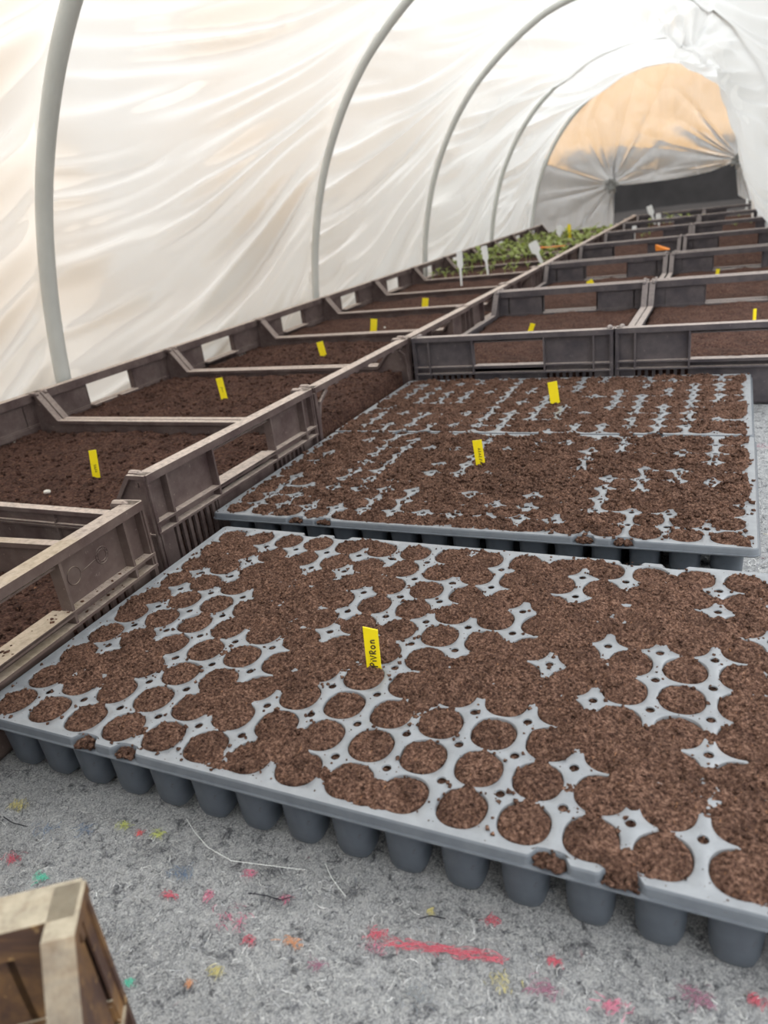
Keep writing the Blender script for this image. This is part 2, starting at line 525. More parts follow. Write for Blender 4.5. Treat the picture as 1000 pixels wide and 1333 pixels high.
thread([(241, 1060), (252, 1078), (270, 1098), (300, 1115), (340, 1120), (398, 1127)], srgb(228, 228, 224), 0.0004)
thread([(422, 1118), (430, 1136), (440, 1150), (449, 1161)], srgb(228, 228, 224), 0.0004)
thread([(2, 1058), (14, 1066), (34, 1071)], BLK, 0.0007)
thread([(322, 1157), (345, 1160), (365, 1166), (378, 1162)], BLK, 0.0007)
thread([(545, 1190), (560, 1186), (580, 1190)], BLK, 0.0007)
fb = link('loose_fibre', ribbon_mesh('loose_fibre', items, FIBRE), felt)
tag(fb, 'loose white, black and coloured fibres', kind='stuff')

# ------------------------------------------------------------------ seed trays
PX, PY = 0.03885, 0.03507
MX, MY = 0.0066, 0.0046
TOPZ = 0.058
RXF, RYF = 0.0159, 0.0163      # cell hole radii
NODE_R = 0.0033
NOTCH = (3, 4, 12, 13)


def tile_angles(py):
    A = []
    for q in range(4):
        t0 = math.atan2(py/2-NODE_R, PX/2); t1_ = math.atan2(py/2, PX/2-NODE_R); tc = math.atan2(py/2, PX/2)
        first = [t0+(tc-t0)*f for f in (0, .06, .2, .4, .65, .85)]+[tc+(t1_-tc)*f for f in (.0, .15, .35, .6, .8, .94, 1)]
        a = [0.08, 0.22, 0.38, 0.52]; a = [x for x in a if x < t0-0.03]
        z = [x for x in (0.98, 1.14, 1.30, 1.46) if x > t1_+0.03]
        quad = a+first+z
        if q % 2: quad = [PI/2-x for x in quad[::-1]]
        A += [q*PI/2+x for x in quad]
    return A


def tray_top_mesh(py):
    b = MB()
    ryf = RYF*py/PY
    for i in range(16):
        for j in range(10):
            cx = (i-7.5)*PX; cy = (j-4.5)*py
            vs = []; fs = []
            lim = 5*py+MY
            TH = tile_angles(py)
            N = len(TH)
            for th in TH:
                c, s = math.cos(th), math.sin(th)
                ro = min(PX/2/max(abs(c), 1e-9), py/2/max(abs(s), 1e-9))
                qx, qy = math.copysign(PX/2, c), math.copysign(py/2, s)
                edge_node = (0 < i+(1 if qx > 0 else 0) < 16) and (0 < j+(1 if qy > 0 else 0) < 10)
                if edge_node:
                    bb = c*qx+s*qy; cc = qx*qx+qy*qy-NODE_R**2; disc = bb*bb-cc
                    if disc > -1e-12: ro = min(ro, bb-math.sqrt(max(disc, 0)))
                ri = 1.0/((abs(c)/RXF)**2.25+(abs(s)/ryf)**2.25)**(1/2.25)
                ri = min(ri, ro-0.0004)
                xo_, yo_ = cx+c*ro, cy+s*ro
                if j in (0, 9):
                    lm = lim-notch_depth(np.array([xo_]), py)[0]; yo_ = min(max(yo_, -lm), lm)
                vs += [(xo_, yo_, 0), (cx+c*(ri+0.0006), cy+s*(ri+0.0006), 0), (cx+c*ri, cy+s*ri, -0.0006), (cx+c*(ri-0.0008), cy+s*(ri-0.0008), -0.0085)]
            for a in range(N):
                a2 = (a+1) % N
                for k in range(3): fs.append((4*a+k, 4*a2+k, 4*a2+k+1, 4*a+k+1))
            b.add(vs, fs)
    # short sleeves of the drain holes
    for i in range(1, 16):
        for j in range(1, 10):
            cx = (i-8)*PX; cy = (j-5)*py; vs = []; fs = []; n = 14
            for a in range(n):
                t = 2*PI*a/n; vs += [(cx+NODE_R*math.cos(t), cy+NODE_R*math.sin(t), 0.0002), (cx+NODE_R*0.9*math.cos(t), cy+NODE_R*0.9*math.sin(t), -0.0008)]
            for a in range(n):
                a2 = (a+1) % n; fs.append((2*a, 2*a2, 2*a2+1, 2*a+1))
            b.add(vs, fs)
    # margin between the cell field and the rim (four strips), front and back edges dip in at the soil pockets
    hx, hy = 8*PX, 5*py
    xs = np.linspace(-hx, hx, 400)
    for sg in (-1, 1):
        yt = sg*(hy+MY-notch_depth(xs, py))
        vs = []; fs = []
        for x, y in zip(xs, yt): vs += [(x, sg*min(hy, abs(y)), 0), (x, y, 0)]
        for k in range(len(xs)-1): fs.append((2*k, 2*k+2, 2*k+3, 2*k+1))
        b.add(vs, fs)
        vs = [(sg*hx, -hy, 0), (sg*(hx+MX), -hy, 0), (sg*(hx+MX), hy, 0), (sg*hx, hy, 0)]
        b.add(vs, [(0, 1, 2, 3)])
        for s2 in (-1, 1):   # rounded corners
            vs = [(sg*hx, s2*hy, 0)]+[(sg*(hx+MX*math.sin(t)), s2*(hy+MY*math.cos(t)), 0) for t in np.linspace(0, PI/2, 7)]
            b.add(vs, [(0, k, k+1) for k in range(1, 7)])
    return b.mesh('tray_top', TRAY, 0.9)


def notch_depth(xs, py):
    d = np.zeros_like(xs)
    for n in NOTCH:
        c = (n-8)*PX
        d = np.maximum(d, 0.0076*sstep(0.0125, 0.0065, np.abs(xs-c)))
    return d


def rim_loop(py):
    hx, hy = 8*PX, 5*py
    L = []   # (top xy, outward normal, pocket depth)
    xs = np.linspace(-hx, hx, 400); dep = notch_depth(xs, py)
    for x, d in zip(xs, dep): L.append(((x, -(hy+MY)), (0, -1), d))
    for t in np.linspace(0, PI/2, 7)[1:]: L.append(((hx+MX*math.sin(t), -(hy+MY*math.cos(t))), (math.sin(t), -math.cos(t)), 0))
    L.append(((hx+MX, hy), (1, 0), 0))
    for t in np.linspace(PI/2, 0, 7)[1:]: L.append(((hx+MX*math.sin(t), hy+MY*math.cos(t)), (math.sin(t), math.cos(t)), 0))
    for x, d in zip(xs[::-1][1:], dep[::-1][1:]): L.append(((x, hy+MY), (0, 1), d))
    for t in np.linspace(0, PI/2, 7)[1:]: L.append(((-hx-MX*math.sin(t), hy+MY*math.cos(t)), (-math.sin(t), math.cos(t)), 0))
    L.append(((-hx-MX, -hy), (-1, 0), 0))
    for t in np.linspace(PI/2, 0, 7)[1:-1]: L.append(((-hx-MX*math.sin(t), -(hy+MY*math.cos(t))), (-math.sin(t), -math.cos(t)), 0))
    return L


def tray_rim_mesh(py):
    b = MB(); L = rim_loop(py); vs = []
    K = 8
    for (x, y), (nx, ny), d in L:
        prof = [(-d, 0.0), (0.0009-d, -0.0006), (0.0014-d*0.97, -0.0014), (0.0018-d*0.85, -0.0062), (0.0019, -0.0064), (0.0034, -0.0066), (0.0036, -0.0072), (0.0026, -0.0086)]
        for o, z in prof: vs.append((x+nx*o, y+ny*o, z))
    n = len(L); fs = []
    for i in range(n):
        i2 = (i+1) % n
        for k in range(K-1): fs.append((i*K+k, i2*K+k, i2*K+k+1, i*K+k+1))
    b.add(vs, fs)
    return b.mesh('rim', RIM_SHADED, 0.9)


def cup_geo(b, cx, cy, py, drop):
    N = 20; vs = []; fs = []
    lev = [(-0.006, 1.02, 0), (-0.020, 0.97, 0.0), (-0.034, 0.92, 0.1), (-drop+0.009, 0.86, 0.3), (-drop+0.0035, 0.74, 0.8), (-drop, 0.56, 1)]
    for z, k, sq in lev:
        for a in range(N):
            th = 2*PI*(a+0.5)/N; c, s = math.cos(th), math.sin(th)
            e = 2.3+sq*1.2
            r = 1/((abs(c)/(RXF*k))**e+(abs(s)/(RYF*py/PY*k))**e)**(1/e)
            vs.append((cx+c*r, cy+s*r, z))
    for l in range(len(lev)-1):
        for a in range(N):
            a2 = (a+1) % N
            fs.append((l*N+a, l*N+a2, (l+1)*N+a2, (l+1)*N+a))
    fs.append(tuple((len(lev)-1)*N+a for a in range(N)))
    b.add(vs, fs)


def make_tray(name, py, label, loc, rz, tilt=(0, 0), drop=TOPZ+0.0045):
    t = empty(name, loc, rz); t.rotation_euler = (tilt[1], -tilt[0], rz)
    tag(t, label, 'seed tray', 'grey plug trays')
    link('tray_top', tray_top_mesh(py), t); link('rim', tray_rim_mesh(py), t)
    cb = MB(); cup_geo(cb, 0, 0, py, drop); cm = cb.mesh('cell_cup', CUP_SHADED, 0.7)
    for i in range(16): link('cell_cup', cm, t, ((i-7.5)*PX, -4.5*py, 0))
    for j in range(1, 10):
        for i in (0, 15): link('cell_cup', cm, t, ((i-7.5)*PX, (j-4.5)*py, 0))
    rest = MB()
    for i in range(1, 15):
        for j in range(1, 10): cup_geo(rest, (i-7.5)*PX, (j-4.5)*py, py, drop)
    o = rest.build('cell_cup', CUP_SHADED, t, 0.7); tag(o, 'inner cell cups', kind='stuff')
    return t


EXPOSED = [(1, 1), (2, 1), (3, 1), (1, 3), (1, 4), (3, 2), (5, 1), (4, 2), (4, 3), (5, 3), (6, 2), (7, 3), (8, 3), (8, 2), (8, 1), (7, 2), (6, 1), (9, 1), (9, 2), (10, 2), (10, 3), (11, 2), (10, 1), (11, 1), (12, 1), (11, 3), (12, 4), (13, 4), (14, 4), (14, 3), (13, 1), (14, 1), (12, 2), (2, 9), (3, 9), (5, 9), (2, 8), (1, 7), (2, 7), (4, 8), (5, 8), (1, 6), (2, 6), (3, 6), (1, 5), (2, 5), (3, 5), (6, 7), (7, 7), (6, 6), (7, 6), (2, 4), (3, 4), (4, 4), (6, 5), (5, 4), (3, 3), (8, 4), (7, 8), (8, 8), (8, 7), (8, 6), (9, 6), (10, 7), (10, 6), (8, 5), (9, 5), (11, 5), (11, 9), (11, 8), (9, 9), (12, 9), (14, 9), (12, 6), (13, 6), (14, 6), (14, 5), (13, 5), (14, 8), (15, 7), (4, 1), (7, 9), (6, 9), (4, 9), (9, 8)]


def lumps(pts, rmin, rmax, seed, squash=0.75):
    """small soil crumbs as deformed octahedra: returns verts, quads (degenerate tris avoided by cube-like shape)"""
    r = np.random.RandomState(seed)
    base = np.array([(-1, -1, -1), (1, -1, -1), (1, 1, -1), (-1, 1, -1), (-1, -1, 1), (1, -1, 1), (1, 1, 1), (-1, 1, 1)], float)*0.62
    q = np.array([(3, 2, 1, 0), (4, 5, 6, 7), (0, 1, 5, 4), (1, 2, 6, 5), (2, 3, 7, 6), (3, 0, 4, 7)])
    n = len(pts)
    rad = rmin+(rmax-rmin)*r.rand(n)**3
    V = np.empty((n, 8, 3)); ang = r.rand(n)*2*PI
    b = base[None]*(1+0.35*r.randn(n, 8, 3))*rad[:, None, None]
    c, s = np.cos(ang)[:, None], np.sin(ang)[:, None]
    V[:, :, 0] = b[:, :, 0]*c-b[:, :, 1]*s; V[:, :, 1] = b[:, :, 0]*s+b[:, :, 1]*c; V[:, :, 2] = b[:, :, 2]*squash
    V += pts[:, None, :]; V[:, :, 2] += (rad*squash*0.45)[:, None]
    Q = (q[None]+(np.arange(n)*8)[:, None, None]).reshape(-1, 4)
    return V.reshape(-1, 3), Q


def tray_soil(py, exposed, step, seed, heavy=0.0, crumbs=1500, merge=0.42):
    hx, hy = 8*PX, 5*py; ryf = RYF*py/PY
    xs = np.arange(-hx-MX+0.002, hx+MX-0.002, step); ys = np.arange(-hy-MY+0.002, hy+MY-0.002, step)
    X, Y = np.meshgrid(xs, ys)
    wob = 0.0011
    Xw = X+wob*fbm(X*190, Y*190, seed+1, 3); Yw = Y+wob*fbm(X*190, Y*190, seed+2, 3)
    ci = np.clip(np.floor(X/PX+8), 0, 15); cj = np.clip(np.floor(Y/py+5), 0, 9)
    lx = X-(ci-7.5)*PX; ly = Y-(cj-4.5)*py
    r = ((np.abs(lx)/RXF)**2.25+(np.abs(ly)/ryf)**2.25)**(1/2.25)
    S = set(exposed); rn = np.random.RandomState(seed+40)
    # blend of the nodes: +1 buried, -1 bare
    num = np.zeros_like(X); den = np.zeros_like(X)+1e-6
    sg = 0.0118
    for i in range(0, 17):
        for j in range(0, 11):
            border = i in (0, 16) or j in (0, 10)
            val = -1.0 if ((i, j) in S) else (1.0 if not border else (-0.9 if rn.rand() < (0.72-heavy*0.3) else 0.7))
            nx, ny = (i-8)*PX, (j-5)*py
            y0_, y1_ = np.searchsorted(ys, [ny-0.042, ny+0.042]); x0_, x1_ = np.searchsorted(xs, [nx-0.042, nx+0.042])
            sl = np.s_[y0_:y1_, x0_:x1_]
            g = np.exp(-((Xw[sl]-nx)**2+(Yw[sl]-ny)**2)/(2*sg**2))
            num[sl] += g*val; den[sl] += g
    cov = 1.25*num/den+0.12
    # cells whose soil runs together across the narrow web between them, and bare slits elsewhere
    for i in range(0, 16):
        for j in range(0, 10):
            for (a, b_) in ((i+1, j+0.5), (i+0.5, j+1)):
                if a > 15 or b_ > 9: continue
                q = rn.rand(); nx, ny = (a-8)*PX, (b_-5)*py
                mg = merge*(0.62 if a == i+1 else 1.25)
                amp = (1.5 if q < mg else (-0.55 if q > 0.80 else 0))
                if not amp: continue
                y0_, y1_ = np.searchsorted(ys, [ny-0.02, ny+0.02]); x0_, x1_ = np.searchsorted(xs, [nx-0.02, nx+0.02])
                sl = np.s_[y0_:y1_, x0_:x1_]
                cov[sl] += amp*np.exp(-((Xw[sl]-nx)**2+(Yw[sl]-ny)**2)/(2*0.0050**2))
    ex = np.maximum(np.abs(X)-hx, np.abs(Y)-hy)      # margins stay mostly clear
    edge = sstep(-0.004, 0.0035, ex)
    cov -= edge*(2.0-heavy*0.6)
    n_big = fbm(X*55, Y*55, seed+3, 3); n_mid = fbm(X*170, Y*170, seed+4, 3); n_fine = fbm(X*480, Y*480, seed+6, 3)
    cov += 0.40*n_big+0.42*n_mid+0.25*n_fine+heavy*0.42
    hweb = np.clip(cov, -1.4, 1.0)*0.0024+0.0014*n_fine*np.clip(cov+0.6, 0, 1)+0.0032*n_mid*np.clip(cov, 0, 1)+0.0034*n_big*np.clip(cov, 0, 1)-0.0012*np.clip(cov, 0, 1)*np.exp(-((r-0.5)/0.5)**2)+0.0002
    # soil in the cells: nearly level, a little sunk along the wall where the web beside it is bare
    hash_c = _hash(ci, cj, seed+8)
    sink = -0.0022*hash_c**3
    lvl = (0.0006+heavy*0.0012)+sink+0.0016*(1-r**2)+0.0024*n_mid+0.0018*n_fine
    lvl = np.where(r < 1, lvl-0.0024*sstep(0.86, 1.0, r)*np.clip(0.9-cov, 0, 1), -0.006)
    lvl = np.where(r < 0.985, lvl, -0.006)
    H = np.maximum(hweb, lvl)
    if heavy: H = H+heavy*(0.0045*np.clip(n_big+0.25, 0, 1)+0.0030*n_mid)*sstep(0.1, 0.5, cov)
    out = ex > 0.0015
    H = np.where(out & (H < 0.0003), -0.006, H)
    H = np.where(H < -0.0022, np.maximum(H, -0.0065), H)
    rr = np.random.RandomState(seed)
    pts = []
    if crumbs:
        px = rr.uniform(-hx-MX*0.7, hx+MX*0.7, crumbs*6); pyy = rr.uniform(-hy-MY*0.7, hy+MY*0.7, crumbs*6)
        ii = np.clip(((px-xs[0])/step).round().astype(int), 0, len(xs)-1); jj = np.clip(((pyy-ys[0])/step).round().astype(int), 0, len(ys)-1)
        hh = H[jj, ii]; cc = cov[jj, ii]
        nodei = np.round(px/PX+8); nodej = np.round(pyy/py+5)
        dn = np.hypot(px-(nodei-8)*PX, pyy-(nodej-5)*py)
        bare = (hh < 0) & (r[jj, ii] > 1.02) & (dn > NODE_R*1.25)
        w = np.where(bare, np.where(cc > -0.9, 0.42, 0.16), 0.30)
        w = np.where(hh < 0, w*0.7, 0.62)
        keep = rr.rand(len(px)) < w
        pts = np.stack([px, pyy, np.maximum(hh, 0)-0.0001], -1)[keep][:crumbs*5]
    ext = [lumps(pts, 0.00030, 0.0020+heavy*0.0034, seed+9)] if len(pts) else []
    # soil caught in the pockets of the front rim
    for n in NOTCH:
        pp = []
        for _ in range(110):
            x = rr.normal(0, 0.0046); y = rr.uniform(0.0005, 0.0088)
            if abs(x) > 0.0098: continue
            pp.append(((n-8)*PX+x, -hy-MY+y-0.0018, -0.0060+0.0035*(1-abs(x)/0.0098)*rr.rand()))
        ext.append(lumps(np.array(pp), 0.0012, 0.0034, seed+20+n))
    V = []; Q = []; o = 0
    for v, q in ext:
        V.append(v); Q.append(q+o); o += len(v)
    return grid_mesh('potting_soil', X, Y, H, SOIL, extra=(np.concatenate(V), np.concatenate(Q)))


def rand_exposed(seed, p):
    r = np.random.RandomState(seed); col = r.rand(17)*0.6+0.6
    return [(i, j) for i in range(1, 16) for j in range(1, 10) if r.rand() < p*col[i]]


T1 = (-0.2316, 0.4855, TOPZ)
PYB = 0.0335
t1 = make_tray('plug_tray', PY, 'nearest grey plug tray, wide bare webbing and round soil cells, lettered yellow label', T1, -0.00625, (-0.010, 0.016), TOPZ+0.0012)
s1 = link('potting_soil', tray_soil(PY, EXPOSED, 0.00105, 11, 0.0, 3600)); s1.matrix_world = Matrix.Translation(T1) @ t1.rotation_euler.to_matrix().to_4x4()
s1.location = T1; s1.rotation_euler = t1.rotation_euler
tag(s1, 'crumbly brown potting soil filling the cells of the nearest plug tray', 'soil', kind='stuff')
T2 = (-0.2832, 0.8865, TOPZ)
t2 = make_tray('plug_tray', PYB, 'middle grey plug tray almost buried in soil, behind the nearest tray', T2, -0.0035, (0, 0))
front = [(i, 1) for i in (1, 3, 4, 5, 7, 8, 9, 10, 11, 13, 14, 15)]+[(1, 2), (2, 2), (3, 3), (4, 3), (5, 2), (6, 2), (14, 2), (13, 2), (9, 2), (10, 3)]
s2 = link('potting_soil', tray_soil(PYB, rand_exposed(3, 0.52)+front, 0.0014, 23, 0.5, 3400, 0.30), loc=T2, rz=-0.0035)
tag(s2, 'lumpy brown potting soil heaped over the middle plug tray', 'soil', kind='stuff')
T3 = (-0.2842, 1.2375, TOPZ)
t3 = make_tray('plug_tray', PYB, 'farthest of the grey plug trays, up against the row of crates', T3, -0.0028, (0, 0))
s3 = link('potting_soil', tray_soil(PYB, rand_exposed(8, 0.72)+[(i, 1) for i in range(1, 8)], 0.0016, 37, 0.35, 2600, 0.30), loc=T3, rz=-0.0028)
tag(s3, 'brown potting soil spread over the farthest plug tray', 'soil', kind='stuff')

# ------------------------------------------------------------------ crates
CL, CW, CH = 0.650, 0.400, 0.1450
HL, HW = CL/2, CW/2


def end_wall(mat, opening=0.07, wide=False, lug=True):
    """end wall in the plane x = HL, hand opening in the middle, ledge with ribs, slatted corners below"""
    b = MB(); xo = HL; xp = HL-0.014
    b.box(xp-0.006, xo, -HW+0.002, HW-0.002, CH-0.0095, CH)                  # top rim
    b.box(xp-0.006, xp-0.002, -HW+0.002, HW-0.002, CH-0.016, CH-0.0095)
    if lug:
        for s in (-1, 1):                                                    # rounded stacking lugs at the corners
            b.tube([(xp-0.020, s*(HW-0.010), CH-0.004), (xp-0.016, s*(HW-0.010), CH-0.002), (xp-0.004, s*(HW-0.010), CH-0.002), (xp+0.002, s*(HW-0.010), CH-0.004)], [0.003, 0.0055, 0.0055, 0.003], 10)
    if wide:
        for s in (-1, 1):
            b.box(xp, xo-0.001, s*(HW-0.001)-0.003, s*(HW-0.001)+0.003, 0, CH-0.009)
            # curved bracket from the corner post to the rim
            pts = [(xo-0.006, s*(HW-0.006), 0.055), (xo-0.006, s*(HW-0.010), 0.09), (xo-0.006, s*(HW-0.020), 0.115), (xo-0.006, s*(HW-0.045), 0.130)]
            b.tube(pts, 0.0035, 8)
        b.box(xp-0.001, xp+0.002, -HW+0.004, HW-0.004, 0.0, 0.020)
        for k in range(9):
            y = -0.16+k*0.04; b.box(xp+0.001, xo-0.002, y-0.006, y+0.006, CH-0.013, CH-0.009)
        return b.mesh('end_wall', mat, None)
    for s in (-1, 1):                                                        # recessed panels beside the opening
        y0, y1 = sorted((s*opening, s*(HW-0.003)))
        b.box(xp, xp+0.003, y0, y1, 0.080, CH-0.009)
        for yy in (opening+0.0015, HW-0.036, HW-0.0035):
            b.box(xp, xo-0.0005, s*yy-0.0016, s*yy+0.0016, 0.070, CH-0.009)
    b.box(xp-0.012, xo, -opening, opening, 0.0795, 0.0835)                   # sill of the opening
    b.box(xp+0.001, xo-0.006, -opening, opening, CH-0.0155, CH-0.0135)       # second bar under the rim
    b.box(xp-0.001, xo, -HW+0.002, HW-0.002, 0.0815, 0.0845)                 # upper ledge
    b.box(xp-0.001, xo, -HW+0.002, HW-0.002, 0.0680, 0.0710)                 # lower ledge
    b.box(xp-0.001, xp+0.002, -opening-0.003, opening+0.003, 0.0, 0.081)
    b.box(xp-0.001, xp+0.002, -HW+0.003, HW-0.003, 0.0, 0.006); b.box(xp-0.001, xp+0.002, -HW+0.003, HW-0.003, 0.068, 0.081)
    xi = xo-0.010
    b.box(xp, xi, -opening, opening, 0.004, 0.068)                           # plain middle below the ledge
    for s in (-1, 1):
        for y in np.arange(opening+0.012, HW-0.040, 0.0125):
            b.box(xp, xi, s*y-0.0028, s*y+0.0028, 0.004, 0.068)
        y0, y1 = sorted((s*(HW-0.036), s*(HW-0.003)))
        b.box(xp, xi, y0, y1, 0.004, 0.068)
    return b.mesh('end_wall', mat, None)


def side_wall(mat):
    """long wall in the plane y = HW: full height at the corners, dipping diagonally to a low bar"""
    b = MB(); zl = 0.0915
    top = [(-HL+0.002, CH), (-HL+0.030, CH), (-HL+0.072, zl), (HL-0.072, zl), (HL-0.030, CH), (HL-0.002, CH)]
    b.strip(top, HW-0.0135, HW, 0.006)
    top2 = [(x, z-0.0) for x, z in top]
    yo = HW-0.006
    vs = []; n = len(top)
    for y in (yo-0.0015, yo+0.0015):
        vs += [(x, y, z-0.004) for x, z in top]+[(x, y, 0.002) for x, z in top]
    fs = []
    for i in range(n-1):
        fs += [(i, i+1, n+i+1, n+i), (2*n+i, 3*n+i, 3*n+i+1, 2*n+i+1)]
    fs += [(n+i, n+i+1, 3*n+i+1, 3*n+i) for i in range(n-1)]
    fs += [(0, n, 3*n, 2*n), (n-1, 3*n-1, 4*n-1, 2*n-1)]
    b.add(vs, fs)
    b.box(-HL+0.004, HL-0.004, yo, HW-0.0005, 0.066, 0.0690)
    b.box(-HL+0.06, HL-0.06, yo, HW-0.0005, zl-0.0215, zl-0.019)
    for x in (-HL+0.075, -0.15, 0.0, 0.15, HL-0.075):
        b.box(x-0.0015, x+0.0015, yo, HW-0.001, 0.004, zl-0.006)
    for s in (-1, 1):
        x0, x1 = sorted((s*(HL-0.0035), s*(HL-0.0065)))
        b.box(x0, x1, yo, HW-0.0005, 0.004, CH-0.004)
    return b.mesh('side_wall', mat, None)


def base_panel(mat):
    b = MB()
    for k in range(11):
        y = -HW+0.014+k*0.0372; b.box(-HL+0.02, HL-0.02, y-0.013, y+0.013, 0.0, 0.004)
    for x in (-0.28, -0.14, 0, 0.14, 0.28): b.box(x-0.012, x+0.012, -HW+0.008, HW-0.008, 0.0, 0.0045)
    return b.mesh('base_panel', mat, None)


PROTO = {}


def make_crate(kind):
    if kind in PROTO: return copy_tree(PROTO[kind])
    mat = {'brown': CRATE_BROWN, 'old': CRATE_OLD, 'grey': CRATE_GREY, 'mud': CRATE_MUD, 'open': CRATE_BROWN}[kind]
    r = empty('crate')
    ew = end_wall(mat, lug=kind != 'mud'); e2 = end_wall(mat, wide=True) if kind == 'open' else ew; sw = side_wall(mat)
    a = link('end_wall', e2, r); link('end_wall', ew, r, rz=PI)
    link('side_wall', sw, r); link('side_wall', sw, r, rz=PI); link('base_panel', base_panel(mat), r)
    if kind == 'old':   # moulded rings on the outer face of the right-hand end wall
        m = MB(); xr = HL-0.0108
        for cy, cz, rad, rr in ((0.093, 0.110, 0.0088, 0.0006), (0.134, 0.112, 0.0088, 0.0005), (0.134, 0.112, 0.0060, 0.0005)):
            m.tube([(xr, cy+rad*math.cos(t), cz+rad*math.sin(t)) for t in np.linspace(0, 2*PI, 29)], rr, 6, cap=False)
        m.tube([(xr, 0.103, 0.109), (xr, 0.124, 0.112)], 0.0005, 6)
        for t in np.linspace(0, 2*PI, 13)[:-1]:
            m.tube([(xr, 0.134+0.0066*math.cos(t), 0.112+0.0066*math.sin(t)), (xr, 0.134+0.0082*math.cos(t), 0.112+0.0082*math.sin(t))], 0.0004, 5)
        tag(m.build('moulded_mark', CRATE_OLD, a, True), 'two small moulded rings')
    PROTO[kind] = r
    return r


def crate_soil_mesh(seed, level, step, rough=1.0, slope=0.0, longx=HL-0.018, longy=HW-0.012):
    nx = int(2*longx/step); ny = int(2*longy/step)
    X, Y = np.meshgrid(np.linspace(-longx, longx, nx), np.linspace(-longy, longy, ny))
    Z = level+rough*(0.0060*fbm(X*9, Y*9, seed, 2)+0.0048*fbm(X*38, Y*38, seed+1, 3)+0.0034*fbm(X*120, Y*120, seed+2, 3))
    Z += slope*X
    e = np.minimum(longx-np.abs(X), longy-np.abs(Y)); Z -= 0.005*sstep(0.02, 0.0, e)
    ext = None
    if step < 0.0045:
        r = np.random.RandomState(seed); n = 2200
        ii = r.randint(0, nx, n); jj = r.randint(0, ny, n)
        ext = lumps(np.stack([X[jj, ii], Y[jj, ii], Z[jj, ii]-0.0005], -1), 0.0008, 0.0048, seed+4)
    return grid_mesh('crate_soil', X, Y, Z, SOIL_FAR, skirt=0.006, extra=ext)


SOILS = {}


def put_crate(kind, x, y, rz, label, soil_label, level=0.072, fine=False, group='crates along the film wall', z=-0.0030, seed=None, soil=True, slope=0.0, key=None):
    c = make_crate(kind); c.location = (x, y, z); c.rotation_euler = (0, 0, rz)
    tag(c, label, 'crate', group)
    if soil:
        if fine: me = crate_soil_mesh(seed, level, 0.0036, 1.0, slope)
        else:
            key = key or ('far', round(level, 3), (seed or 0) % 3)
            if key not in SOILS: SOILS[key] = crate_soil_mesh(50+(seed or 0), level, 0.0075, 1.0, slope)
            me = SOILS[key]
        s = link('crate_soil', me, loc=(x, y, z), rz=rz)
        tag(s, soil_label, 'soil', 'soil in the crates', 'stuff')
    return c


LX = -0.928
ordn = ['nearest', 'second', 'third', 'fourth', 'fifth', 'sixth', 'seventh', 'eighth', 'ninth', 'tenth', 'eleventh', 'twelfth', 'thirteenth']
left = [('old', -0.872, 0.3404, 0.061), ('brown', -0.936, 0.8300, -0.014), ('open', -0.930, 1.2330, -0.010), ('brown', -0.926, 1.6360, -0.008), ('brown', LX, 2.0400, -0.004)]
yy = 2.0400
while yy < 5.0:
    yy += 0.4045; left.append(('brown', LX, yy, 0.0))
for k, (kind, x, y, rz) in enumerate(left):
    n = ordn[k]
    lab = {0: 'stained brown crate nearest the camera in the row along the film wall, yellowed ledge',
           1: 'dusty brown crate of soil beside the middle plug tray, pebble and yellow label in it',
           2: 'brown crate with wide open end under its rim, beside the farthest plug tray'}.get(k, f'dusty brown soil crate, {n} from the front in the row along the film wall')
    sl = f'dark brown soil in the {n} crate of the row along the film wall'
    lev = {0: 0.058, 2: 0.080}.get(k, 0.073 if k < 6 else 0.076)
    put_crate(kind, x, y, rz, lab, sl, lev, fine=k < 4, seed=60+k*7)
nleft = len(left)

right = [1.7480, 2.4060, 3.0860, 3.7430, 4.4000, 5.0560]
for k, y in enumerate(right):
    n = ordn[k]
    put_crate('grey', -0.3960+[0, -.004, -.006, 0, .004, .006][k], y, PI/2, f'dark grey soil crate beside the brown row, {n} back behind the plug trays', f'brown soil in the {n} dark grey crate beside the brown row', 0.083, seed=100+k, group='dark grey crates behind the trays')
    put_crate('grey', 0.0060, y+0.004, PI/2+[-.002, .002, 0, .002, 0, 0][k], f'dark grey soil crate in the right-hand file, {n} back behind the plug trays', f'brown soil in the {n} dark grey crate of the right-hand file', 0.083, seed=103+k, group='dark grey crates behind the trays')

# muddy empty crate in the near left corner
a35 = math.radians(35)
cc = np.array([-0.2476, 0.158]); u = np.array([math.sin(a35), -math.cos(a35)]); v = np.array([-math.cos(a35), -math.sin(a35)])
ctr = cc+u*HL+v*HW
c = put_crate('mud', ctr[0], ctr[1], math.atan2(u[1], u[0]), 'muddy brown crate corner blurred at the front, apart from the rows', '', group='single crate at the front', soil=False)

# crumbs on the ledge of the stained crate
r_ = np.random.RandomState(2); pp = []
ca, sa = math.cos(0.061), math.sin(0.061)
for _ in range(130):
    ly = r_.uniform(-HW+0.01, HW-0.01); lx = HL-0.012+r_.uniform(-0.006, 0.010)
    zz = 0.0815 if r_.rand() < 0.6 or abs(ly) < 0.07 else 0.068
    if abs(ly) < 0.07: zz = 0.0805
    pp.append((-0.872+ca*lx-sa*ly, 0.3404+sa*lx+ca*ly, zz))
v_, q_ = lumps(np.array(pp), 0.0004, 0.0030, 5)
me = bpy.data.meshes.new('soil_crumbs'); me.from_pydata([tuple(p) for p in v_.tolist()], [], q_.tolist()); me.materials.append(SOIL); me.update()
tag(link('soil_crumbs', me), 'soil crumbs scattered on the ledge of the stained crate', 'soil', kind='stuff')

# ------------------------------------------------------------------ plant labels
HV = np.array([_F[0], _F[1], 0.0]); HV /= np.linalg.norm(HV)


